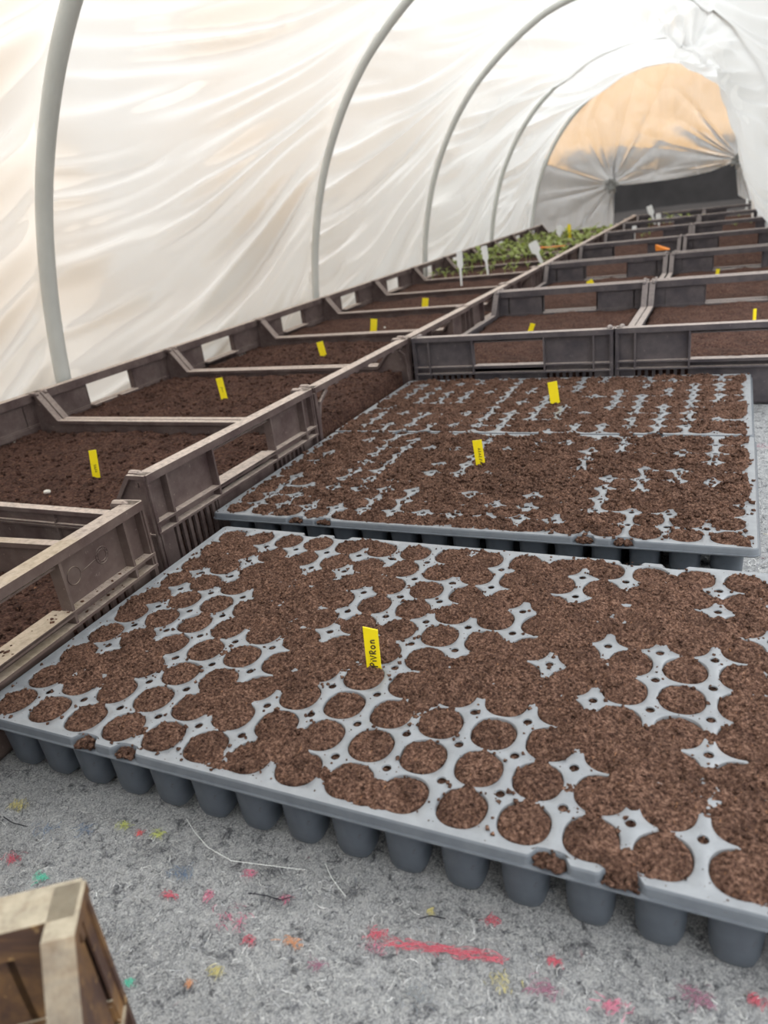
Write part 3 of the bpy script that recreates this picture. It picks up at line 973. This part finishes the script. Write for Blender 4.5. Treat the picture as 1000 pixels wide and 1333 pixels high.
def label_frame(base_px, top_px, z):
    b = at(base_px[0], base_px[1], z)
    hv = np.array([b[0], b[1], 0.0]); hv /= np.linalg.norm(hv)
    d = ray(*top_px); t = np.dot(b-CAM, hv)/np.dot(d, hv)
    top = CAM+d*t
    up = top-b; L = np.linalg.norm(up); up /= L
    side = np.cross(hv, up); side /= np.linalg.norm(side)
    nrm = np.cross(up, side)
    return b, top, up, side, nrm, L, np.dot(b-CAM, _F)


def set_frame(o, org, side, nrm, up):
    o.matrix_world = Matrix(((side[0], nrm[0], up[0], org[0]), (side[1], nrm[1], up[1], org[1]), (side[2], nrm[2], up[2], org[2]), (0, 0, 0, 1)))


def strip_label(base_px, top_px, z, wpx, mat, label, group, bury=0.028, turn=0.0, cat='plant label', strokes=None, slant=0.0, name='plant_label'):
    b, top, up, side, nrm, L, dep = label_frame(base_px, top_px, z)
    if turn:
        c, s = math.cos(turn), math.sin(turn); side = side*c+nrm*s; nrm = np.cross(up, side)
    w = wpx*dep/FPX
    m = MB(); h = w/2; th = 0.0006
    prof = [(-h, L+slant*w), (h, L-slant*w), (h, -bury*0.6), (0, -bury), (-h, -bury*0.6)]
    vs = [(x, -th, z_) for x, z_ in prof]+[(x, th, z_) for x, z_ in prof]
    fs = [(0, 1, 2, 3, 4), (9, 8, 7, 6, 5)]+[(i, (i+1) % 5, 5+(i+1) % 5, 5+i) for i in range(5)]
    m.add(vs, fs)
    o = m.build(name, mat, None, None); tag(o, label, cat, group)
    set_frame(o, b, side, nrm, up)
    if strokes:
        k = MB()
        for st in strokes(w, L):
            P = [(x, -th-0.00015, z_) for x, z_ in st]
            k.tube(P, [0.00055]*len(P), 6)
        lo = k.build('lettering', INK, o, True); tag(lo, 'black handwritten lettering')
    return o


GLY = {  # hand-drawn letters in a unit box, x across, y up
    'P': [[(0, -.1), (.1, 1)], [(.05, .95), (.45, 1), (.62, .75), (.4, .5), (.05, .48)]],
    'i': [[(.25, .02), (.25, .62)], [(.24, .88), (.27, .93)]],
    'V': [[(0, .85), (.3, 0), (.62, .9)]],
    'R': [[(.08, 0), (.08, .9)], [(.05, .86), (.45, .9), (.58, .68), (.4, .46), (.1, .42), (.6, .0)]],
    'o': [[(.3, 0), (.06, .22), (.1, .52), (.35, .64), (.58, .45), (.56, .16), (.3, 0)]],
    'n': [[(.08, 0), (.1, .62)], [(.1, .42), (.3, .64), (.5, .55), (.54, 0)]],
    '/': [[(0, 0), (.5, .8)]], '-': [[(0, .4), (.5, .45)]], 'v': [[(0, .7), (.25, .1), (.5, .7)]], 'l': [[(.2, 0), (.2, .8)]],
}


def write_up(word, start, size, adv, xbase):
    """word written upwards along the label (letters turned a quarter turn counter-clockwise)"""
    def f(w, L):
        out = []; z = start*L
        for ch in word:
            k = adv.get(ch, 0.72)
            for st in GLY[ch]: out.append([((xbase-gy*0.62*size)*w if False else xbase*w-gy*size*w, z+gx*size*w*1.0) for gx, gy in st])
            z += k*size*w
        return out
    return f


TG = 'yellow labels in the trays and crates'
strip_label((487, 867), (482, 818), TOPZ+0.002, 19, YELLOW, 'yellow label in the nearest plug tray, lettered in black upwards', 'yellow plant labels', turn=-0.25,
            strokes=write_up('PiVRon', 0.0, 0.48, {'i': 0.50, 'o': 0.92, 'n': 0.8, 'V': 0.86, 'R': 0.86, 'P': 0.70}, 0.24), slant=0.12)
strip_label((626, 605), (621, 573), TOPZ+0.003, 12, YELLOW, 'yellow label with small black writing in the middle plug tray', 'yellow plant labels', turn=-0.1,
            strokes=write_up('v/lvlv', 0.06, 0.42, {'v': .8, '/': .85, 'l': .6}, 0.26))
strip_label((723, 525), (719, 497), TOPZ+0.002, 12, YELLOW, 'plain yellow label in the farthest plug tray', 'yellow plant labels')
strip_label((125, 617), (120, 586), 0.075, 9.5, YELLOW, 'yellow label in the crate beside the middle plug tray', 'yellow plant labels', turn=0.1, strokes=write_up('v/vl', 0.08, 0.4, {'v': .8, '/': .7}, 0.2))
strip_label((292, 518), (285, 492), 0.081, 8.5, YELLOW, 'leaning yellow label with a dark line, in the open-ended crate', 'yellow plant labels', strokes=write_up('--/', 0.3, 0.4, {'-': .7}, 0.2))
strip_label((421, 462), (416, 445), 0.074, 8.5, YELLOW, 'leaning yellow label in the fourth crate along the film wall', 'yellow plant labels')
strip_label((486, 434), (487, 415), 0.074, 8.5, YELLOW, 'upright yellow label in the fifth crate along the film wall', 'yellow plant labels')
strip_label((553, 403), (554, 388), 0.074, 8, YELLOW, 'small yellow label in the sixth crate along the film wall', 'yellow plant labels')
strip_label((689, 436), (694, 421), 0.080, 7, YELLOW, 'yellow label leaning right in the first dark grey crate beside the brown row', 'yellow plant labels', turn=0.5)
strip_label((772, 375), (767, 365), 0.080, 8, YELLOW, 'short yellow label in the second dark grey crate beside the brown row', 'yellow plant labels')
strip_label((982, 421), (983, 402), 0.078, 5, YELLOW, 'thin yellow label in the first crate of the right-hand file', 'yellow plant labels', turn=0.8)
strip_label((934, 358), (935, 350), 0.080, 4.5, YELLOW, 'tiny yellow label in the second crate of the right-hand file', 'yellow plant labels')
strip_label((742, 312), (741, 292), 0.085, 4.0, YELLOW, 'yellow label among the leafy seedlings', 'yellow plant labels')


def paddle_label(base_px, top_px, z, hw, label, bury=0.02):
    b, top, up, side, nrm, L, dep = label_frame(base_px, top_px, z)
    w = hw*dep/FPX; h = w/2; s = h*0.42; th = 0.0008
    zh = L*0.60; zc = L*0.50
    prof = [(-h, L-h*0.25), (-h*0.75, L), (h*0.75, L), (h, L-h*0.25), (h, zh), (s, zc), (s*0.8, -bury*0.6), (0, -bury), (-s*0.8, -bury*0.6), (-s, zc), (-h, zh)]
    n = len(prof); m = MB()
    m.add([(x, -th, z_) for x, z_ in prof]+[(x, th, z_) for x, z_ in prof], [tuple(range(n)), tuple(range(2*n-1, n-1, -1))]+[(i, (i+1) % n, n+(i+1) % n, n+i) for i in range(n)])
    o = m.build('paddle_label', WHITE, None, None); tag(o, label, 'plant label', 'white paddle labels')
    set_frame(o, b, side, nrm, up)


paddle_label((601, 373), (598, 327), 0.076, 7.5, 'tall white paddle label nearest the film wall')
paddle_label((636, 360), (630, 320), 0.076, 7.5, 'white paddle label, second from the film wall, leaning slightly left')
paddle_label((706, 344), (693, 315), 0.085, 12, 'broad white paddle label leaning left above the orange strip')
paddle_label((729, 318), (728, 294), 0.080, 7.5, 'white paddle label standing among the leafy seedlings')
paddle_label((826, 312), (826, 294), 0.080, 5.5, 'white paddle label alone in the file beside the brown row')
paddle_label((858, 294), (857, 278), 0.080, 6.5, 'upright white label near the end curtain, right of the leaning one')
paddle_label((853, 292), (845, 268), 0.080, 7, 'white label near the end curtain leaning left')

# orange strip lying across the crates, orange chip on a crate corner
p0, p1 = at(702, 329, 0.125), at(736, 326, 0.125); d = p1-p0; L = np.linalg.norm(d); ang = math.atan2(d[1], d[0])
m = MB(); m.box(0, L, -0.011, 0.011, 0.0, 0.0035); m.box(0, 0.02, -0.011, 0.011, 0.0035, 0.006)
o = m.build('marker_strip', ORANGE, bevel=0.001); o.location = p0+np.array([0, 0, 0.0]); o.rotation_euler = (0, 0, ang)
o.location = (p0[0], p0[1], 0.1430)
tag(o, 'orange plastic strip lying across the far crates', 'strip')
p0 = at(862, 326, 0.1425)
m = MB(); m.add([(-.02, -.008, 0), (.024, -.010, 0), (.026, .006, 0), (-.016, .010, 0), (-.022, -.008, .022), (-.004, -.009, .010), (.024, .006, .004), (-.018, .010, .020)],
               [(3, 2, 1, 0), (4, 5, 6, 7), (0, 1, 5, 4), (1, 2, 6, 5), (2, 3, 7, 6), (3, 0, 4, 7)])
o = m.build('plastic_chip', ORANGE, bevel=0.001); o.location = (p0[0], p0[1], 0.143); tag(o, 'torn orange chip on a grey crate corner', 'chip')


def pebble(px, z, r, label):
    p = at(px[0], px[1], z); bm = bmesh.new(); bmesh.ops.create_icosphere(bm, subdivisions=2, radius=r)
    for v_ in bm.verts: v_.co *= 1+0.22*random.uniform(-1, 1); v_.co.z *= 0.7
    me = bpy.data.meshes.new('pebble'); bm.to_mesh(me); bm.free(); me.shade_smooth(); me.materials.append(PEBBLE)
    o = link('pebble', me, loc=(p[0], p[1], z+r*0.4)); tag(o, label, 'pebble', 'white pebbles in the crates')


pebble((62, 642), 0.075, 0.0048, 'small white pebble on soil at the front of the second brown crate')
pebble((501, 427), 0.076, 0.0034, 'white speck beside the upright yellow label')
pebble((923, 334), 0.078, 0.0075, 'white crumb in the right-hand file, left one of a pair')
pebble((964, 330), 0.078, 0.0070, 'white crumb in the right-hand file, right one of a pair')

# ------------------------------------------------------------------ seedlings
def leaf_geo(m, org, ang, ln, wd, rise, mi=0):
    n = 6; vs = []; fs = []
    for i in range(n+1):
        t = i/n; w = wd*math.sin(PI*min(0.97, t*0.92+0.06))**0.8; r = ln*t; z = rise*math.sin(t*1.9)*ln
        for s in (-1, 0, 1):
            x = r*math.cos(ang)-s*w*math.sin(ang); y = r*math.sin(ang)+s*w*math.cos(ang)
            vs.append((org[0]+x, org[1]+y, org[2]+z+abs(s)*w*0.25))
    for i in range(n):
        for k in range(2): a = 3*i+k; fs.append((a, a+1, a+4, a+3))
    m.add(vs, fs, mi)


def make_seedling(seed, hgt, nleaf, ln):
    r = random.Random(seed)
    e = empty('seedling')
    m = MB(); m.tube([(0, 0, -0.006), (r.uniform(-.003, .003), r.uniform(-.003, .003), hgt*0.5), (0, 0, hgt)], [0.0022, 0.0018, 0.0014], 6)
    m.build('stem', STEM, e, True)
    for k in range(nleaf):
        m = MB(); leaf_geo(m, (0, 0, hgt*(0.55+0.45*k/max(1, nleaf-1))), 2*PI*k*0.382+r.uniform(-.3, .3), ln*r.uniform(0.8, 1.2), ln*0.33, r.uniform(0.15, 0.6))
        m.build('leaf', LEAF, e, True)
    return e


sp = [make_seedling(k, 0.024+0.005*k, 5, 0.026+0.003*k) for k in range(3)]
small = [make_seedling(9, 0.016, 4, 0.018), make_seedling(12, 0.020, 4, 0.022)]
used = set()


def seed_at(protos, x, y, z, label, group, k):
    p = protos[k % len(protos)]
    o = p if id(p) not in used else copy_tree(p)
    used.add(id(p))
    o.location = (x, y, z); o.rotation_euler = (0, 0, random.uniform(0, 6.28)); s = random.uniform(0.8, 1.2); o.scale = (s, s, s)
    tag(o, label, 'seedling', group)


k = 0
for ci in range(7, nleft):
    if ci > 11: break
    kind, cx, cy, _ = left[ci]
    small_c = ci == 7
    for gx_ in range(8):
        for gy_ in range(4):
            x = cx-0.27+gx_*0.077+random.uniform(-.014, .014); y = cy-0.14+gy_*0.092+random.uniform(-.014, .014)
            if small_c and random.random() < 0.25: continue
            seed_at(small if small_c else sp, x, y, 0.079, ('tiny seedling sprouting in the front crate of the leafy ones' if small_c else f'bushy green seedling in the {ordn[ci]} crate along the film wall'),
                    f'seedlings in the {ordn[ci]} brown crate', k); k += 1
for (pxs, which, lab) in (([(806, 310), (812, 306), (836, 307), (846, 304), (868, 303), (800, 312)], small, 'small seedling sprouting around the lone white paddle label'),
                          ([(845, 293), (850, 291), (864, 290), (872, 288), (842, 296)], sp, 'seedling growing around the two white labels near the end curtain'),
                          ([(889, 284), (897, 285), (906, 282), (912, 284)], sp, 'seedling poking out near the dark opening of the curtain'),
                          ([(937, 293), (958, 292), (978, 289), (998, 286), (962, 280)], small, 'small yellowish seedling in the right-hand file')):
    for q_ in pxs:
        p = at(q_[0], q_[1]+3, 0.078); seed_at(which, p[0], p[1], 0.077, lab, lab, k); k += 1

# ------------------------------------------------------------------ tunnel
HOOPS = [1.166, 2.313, 3.372, 4.480, 5.498]
half = [(-1.318, -0.06), (-1.312, 0.0), (-1.300, 0.15), (-1.270, 0.32), (-1.213, 0.497), (-1.128, 0.655), (-1.030, 0.780), (-0.930, 0.868), (-0.840, 0.930), (-0.720, 0.995), (-0.600, 1.028), (-0.5, 1.037)]
pts = np.array(half+[(-1.0-x, z) for x, z in half[-2::-1]])
seg = np.concatenate([[0], np.cumsum(np.hypot(*np.diff(pts, axis=0).T))]); seg /= seg[-1]


def smooth_curve(tt):
    # Catmull-Rom through pts
    out = np.empty((len(tt), 2)); n = len(pts)
    k = np.clip(np.searchsorted(seg, tt, side='right')-1, 0, n-2)
    for d in range(2):
        p1 = pts[k, d]; p2 = pts[k+1, d]; p0 = pts[np.maximum(k-1, 0), d]; p3 = pts[np.minimum(k+2, n-1), d]
        s0 = seg[np.maximum(k-1, 0)]; s1 = seg[k]; s2 = seg[k+1]; s3 = seg[np.minimum(k+2, n-1)]
        h = s2-s1; m1 = (p2-p0)/(s2-s0)*h; m2 = (p3-p1)/(s3-s1)*h; u_ = (tt-s1)/h
        out[:, d] = (2*u_**3-3*u_**2+1)*p1+(u_**3-2*u_**2+u_)*m1+(-2*u_**3+3*u_**2)*p2+(u_**3-u_**2)*m2
    return out


def zsc(y): return 1.005-0.028*sstep(3.5, 4.5, y)


tt = np.linspace(0, 1, 120)
cur = smooth_curve(tt)
hl = ['nearest the camera, at the left edge', 'second from the camera', 'third from the camera', 'fourth from the camera, running into the roof folds', 'at the far end, edging the end curtain']
for y, l in zip(HOOPS, hl):
    m = MB(); m.tube([(x, y, max(z, -0.05)*zsc(y)) for x, z in cur], 0.0165 if y < 2 else 0.0125, 14)
    o = m.build('tunnel_hoop', PIPE, None, True)
    if y < 2:   # sleeve joint on the near hoop
        pass
    tag(o, 'pale grey plastic tunnel hoop '+l, 'hoop', 'tunnel hoops')

ys = np.concatenate([np.arange(-2.4, 0.4, 0.03), np.arange(0.4, 5.53, 0.0105)])
ts = np.linspace(0.004, 0.998, 330)
base = smooth_curve(ts)
Yg, Tg = np.meshgrid(ys, ts, indexing='ij')
BX = np.tile(base[:, 0], (len(ys), 1)); BZ = np.tile(base[:, 1], (len(ys), 1))*zsc(Yg)
# right side: drawn inwards towards the far end
pull = sstep(2.5, 4.3, Yg)
tx = np.array([0.50, 0.56, 0.62, 0.68, 0.74, 0.80, 0.88, 1.0])
px_ = np.array([-0.50, -0.36, -0.225, -0.130, -0.075, -0.020, 0.045, 0.12]); pz_ = np.array([1.037, 1.015, 0.935, 0.82, 0.68, 0.50, 0.25, -0.03])
PXg = np.interp(Tg, tx, px_); PZg = np.interp(Tg, tx, pz_)*0.985
rgt = sstep(0.50, 0.60, Tg)*pull
BX = BX*(1-rgt)+PXg*rgt; BZ = BZ*(1-rgt)+PZg*rgt
# outward normals of the section
dX = np.gradient(BX, axis=1); dZ = np.gradient(BZ, axis=1); ln_ = np.hypot(dX, dZ)+1e-9
NX, NZ = -dZ/ln_, dX/ln_
S = Tg*3.02     # arc metres from the left foot
off = np.full_like(Yg, 0.019)
off -= 0.045*sstep(0.30, 0.40, Tg)*sstep(3.6, 4.3, Yg)*(1-sstep(0.6, 0.7, Tg))     # roof sags inside the fourth hoop
allh = [-3.7, -2.4, -1.2, 0.02]+HOOPS
disp = np.zeros_like(Yg)
for i in range(len(allh)-1):
    y0, y1 = allh[i], allh[i+1]; L = y1-y0
    msk = (Yg >= y0) & (Yg < y1); a = np.clip((Yg-y0)/L, 0, 1)
    win = np.sin(PI*a)**0.55
    sag = -0.020*np.sin(PI*a)
    # folds hang from high on the far hoop and sweep down, flattening, towards the near one
    Sm = np.where(S < 1.51, S, 3.02-S)
    ph = Sm-0.42*a**1.8+0.035*fbm(a*1.7+i*3, Sm*2.2, 40+i, 2)
    n1 = vnoise(ph*8.5, a*0.9+i*4, 70+i); n2 = vnoise(ph*19.0, a*1.5+i*4, 90+i); n3 = vnoise(ph*46, a*2.2+i*4, 110+i)
    am = 0.45+0.9*vnoise(ph*4, a*1.6+i*7, 160+i)
    ridge = (np.exp(-((2*n1-1)/0.34)**2)*0.054+np.exp(-((2*n2-1)/0.40)**2)*0.026)*am+np.exp(-((2*n3-1)/0.5)**2)*0.0030
    up = sstep(0.95, 1.35, Sm)
    wr = (vnoise(ph*13+0.6*fbm(a*3, S*2, 7+i, 2), a*2.4+i*5, 130+i)-0.5)*0.022+(vnoise(ph*34, a*3.5+i*9, 150+i)-0.5)*0.008
    disp = np.where(msk, sag+(ridge-0.020)*win*(1-0.45*up)+up*wr*win, disp)
disp += 0.004*fbm(Yg*5, S*5, 200, 3)
# gathered tie high on the right
ky, kt = 3.95, 0.645
dy, dt = Yg-ky, (Tg-kt)*3.02
rad = np.hypot(dy, dt); an = np.arctan2(dt, dy)
disp += np.exp(-(rad/0.75)**2)*0.045*(vnoise(an*4.2+20, rad*0.6, 301)-0.5)*sstep(0.0, 0.12, rad)
disp -= 0.055*np.exp(-(rad/0.13)**2)
off = off+disp*np.clip(1.0, 0, 1)
FXg = BX+NX*off; FZg = BZ+NZ*off
# the near right-hand side is rolled up: close the sheet at a higher point there
tend = 0.775+0.223*sstep(2.05, 2.75, ys)
Tn = Tg*tend[:, None]/ts[-1]
FX2 = np.empty_like(FXg); FZ2 = np.empty_like(FZg)
for r_i in range(len(ys)):
    FX2[r_i] = np.interp(Tn[r_i], ts, FXg[r_i]); FZ2[r_i] = np.interp(Tn[r_i], ts, FZg[r_i])
film = link('ceiling', grid_mesh('ceiling', FX2, Yg, FZ2, FILM))
tag(film, 'milky white plastic film stretched over the hoops', 'tunnel cover', kind='structure')

# rolled-up edge of the film along the open side
e_i = [i for i in range(len(ys)) if ys[i] < 2.15][::6]
m = MB(); m.tube([(FX2[i, -1]+0.012, ys[i], FZ2[i, -1]-0.006) for i in e_i], 0.020, 12)
o = m.build('rolled_film_edge', FILM, None, True); tag(o, 'rolled-up film edge along the open side of the tunnel', 'film roll')

# ------------------------------------------------------------------ end curtain
YE = 5.520


def at_y(x, y, yw):
    d = ray(x, y); return CAM+d*(yw/d[1])


hem_px = [(797, 243), (815, 241), (840, 238), (870, 234), (900, 229), (925, 223), (945, 215), (957, 208)]
hem = np.array([at_y(x, y, YE)[[0, 2]] for x, y in hem_px])
tie1 = at_y(797, 240, YE)[[0, 2]]; tie2 = at_y(962, 208, YE)[[0, 2]]
xs = np.linspace(-1.318, 0.115, 300)
arch_x = np.concatenate([half and np.array(half)[:, 0], np.array([-0.36, -0.225, -0.130, -0.075, -0.020, 0.045, 0.12])])
arch_z = np.concatenate([np.array(half)[:, 1]*zsc(5.5), np.array([1.005, 0.93, 0.81, 0.67, 0.495, 0.26, -0.03])])
xt = np.interp(np.linspace(0, 1, 300), np.linspace(0, 1, 300), xs)
ztop = np.interp(xs, arch_x, arch_z)+0.01
bot_x = np.concatenate([[-1.32, tie1[0]-0.05, tie1[0]+0.004, tie1[0]+0.02], hem[1:, 0], [tie2[0]+0.008, tie2[0]+0.06, 0.12]])
bl = at_y(797, 292, YE)[2]
bot_z = np.concatenate([[0.0, 0.02, bl*0.3+0.02, tie1[1]-0.005], hem[1:, 1], [at_y(964, 254, YE)[2], at_y(980, 260, YE)[2], at_y(998, 262, YE)[2]]])
zbot = np.interp(xs, bot_x, bot_z); zbot = np.minimum(zbot, ztop-0.004)
nv = 150
Vp = np.linspace(0, 1, nv)[:, None]
XX = np.tile(xs, (nv, 1)); ZZ = ztop[None]*(1-Vp)+zbot[None]*Vp
DY = np.zeros_like(XX)
for (tx_, tz_), sd, amp, frq in ((tie1, 400, 0.042, 4.2), (tie2, 430, 0.042, 6.0)):
    dx, dz = XX-tx_, ZZ-tz_; rad = np.hypot(dx, dz); an = np.arctan2(dz, dx)
    rg = (1-np.abs(2*vnoise(an*frq+30, rad*0.8, sd)-1))**2.2
    DY += amp*rg*np.exp(-rad/0.45)*sstep(0.0, 0.10, rad)
    DY -= 0.03*np.exp(-(rad/0.06)**2)
    # cloth narrows towards the knot
    g = np.exp(-(rad/0.07)**2); XX = XX-dx*g*0.35
DY += 0.018*(vnoise(XX*26+3*fbm(XX*2, ZZ*2, 8, 2), ZZ*1.5, 450)-0.5)
DY += 0.008*fbm(XX*10, ZZ*10, 460, 3)
cm = grid_mesh('end_curtain', XX, YE+0.02-DY, ZZ, END_FILM)
cur_o = link('end_curtain', cm); tag(cur_o, 'milky plastic curtain tied up in two bunches across the tunnel end', 'curtain')
# bunched knots
for k_, ((tx_, tz_), nm) in enumerate(((tie1, 'left'), (tie2, 'right'))):
    m = MB(); rr_ = random.Random(k_)
    for j in range(7):
        a = j/7*2*PI; p = [(tx_+0.012*math.cos(a), YE-0.045, tz_+0.012*math.sin(a)), (tx_+0.03*math.cos(a)+rr_.uniform(-.008, .008), YE-0.062, tz_+0.028*math.sin(a)), (tx_+0.042*math.cos(a), YE-0.045+rr_.uniform(-.01, .01), tz_-0.01+0.045*math.sin(a))]
        m.tube(p, [0.010, 0.017, 0.006], 8)
    kn = m.build('knot', FILM, cur_o, True); tag(kn, 'bunched film knot')
# tie cord hanging from the right-hand bunch
c0 = at_y(973, 258, YE-0.03); c1 = at_y(970, 278, YE-0.03)
m = MB(); m.tube([c0, (c0+c1)/2+np.array([0.006, 0, 0]), c1], 0.006, 8)
m.build('tie_cord', WHITE, cur_o, True)

# ------------------------------------------------------------------ what stands outside and shows through the film
zb = at_y(850, 187, 8.5)[2]
m = MB(); m.box(-5.5, 4.5, 8.62, 8.9, -0.02, 3.0); w = m.build('wall_far', OCHRE); tag(w, 'ochre rendered wall beyond the tunnel end', 'wall', kind='structure')
m = MB(); m.box(-5.5, 4.5, 8.50, 8.62, -0.02, zb); w = m.build('baseboard_far', GREY_BLOCK); tag(w, 'charcoal base of the ochre wall', 'wall base', kind='structure')
m = MB(); m.box(-2.6, 1.6, 5.75, 8.45, -0.012, 0.004)
for k_ in range(14):
    y_ = 5.9+k_*0.185; m.tube([(-2.6, y_, 0.0), (-0.5, y_+0.02, 0.03), (1.6, y_, 0.0)], 0.03, 8)
w = m.build('ground_cover', GREY_BLOCK); tag(w, 'charcoal ground cover fabric lying beyond the end curtain', 'ground cover')
m = MB(); m.box(-3.25, -3.10, -2.5, 3.6, -0.02, 1.9); w = m.build('wall_left', BEIGE); tag(w, 'beige wall outside beyond the left film', 'wall', kind='structure')

# ------------------------------------------------------------------ light
wd = bpy.data.worlds.new('world'); bpy.context.scene.world = wd; wd.use_nodes = True
nt = wd.node_tree; nt.nodes.clear()
bg = nt.nodes.new('ShaderNodeBackground'); wo = nt.nodes.new('ShaderNodeOutputWorld')
# overcast sky: three times brighter overhead than at the horizon
tc = nt.nodes.new('ShaderNodeTexCoord'); sx = nt.nodes.new('ShaderNodeSeparateXYZ'); nt.links.new(tc.outputs['Generated'], sx.inputs[0])
mr = nt.nodes.new('ShaderNodeMapRange'); nt.links.new(sx.outputs[2], mr.inputs[0])
mr.inputs[1].default_value = 0.0; mr.inputs[2].default_value = 1.0; mr.inputs[3].default_value = 0.55; mr.inputs[4].default_value = 1.65
nt.links.new(mr.outputs[0], bg.inputs[1])
bg.inputs[0].default_value = (0.95, 0.98, 1.0, 1)
nt.links.new(bg.outputs[0], wo.inputs[0])
sd = bpy.data.lights.new('sun', 'SUN'); sd.energy = 0.5; sd.angle = math.radians(60); sd.color = (1.0, 0.95, 0.88)
so = bpy.data.objects.new('sun', sd); C.objects.link(so)
sdir = Vector((0.40, 0.45, -1.0))
so.rotation_euler = sdir.to_track_quat('-Z', 'Y').to_euler(); so.location = (-3, -2, 5)

sc = bpy.context.scene
sc.view_settings.view_transform = 'Standard'; sc.view_settings.look = 'None'
sc.view_settings.gamma = 1.0; sc.view_settings.use_curve_mapping = False
sc.view_settings.exposure = 1.45
sc.cycles.max_bounces = 10; sc.cycles.diffuse_bounces = 5; sc.cycles.transmission_bounces = 8; sc.cycles.transparent_max_bounces = 12
sc.cycles.use_denoising = True
sc.cycles.caustics_reflective = False; sc.cycles.caustics_refractive = False
sc.cycles.sample_clamp_indirect = 6.0
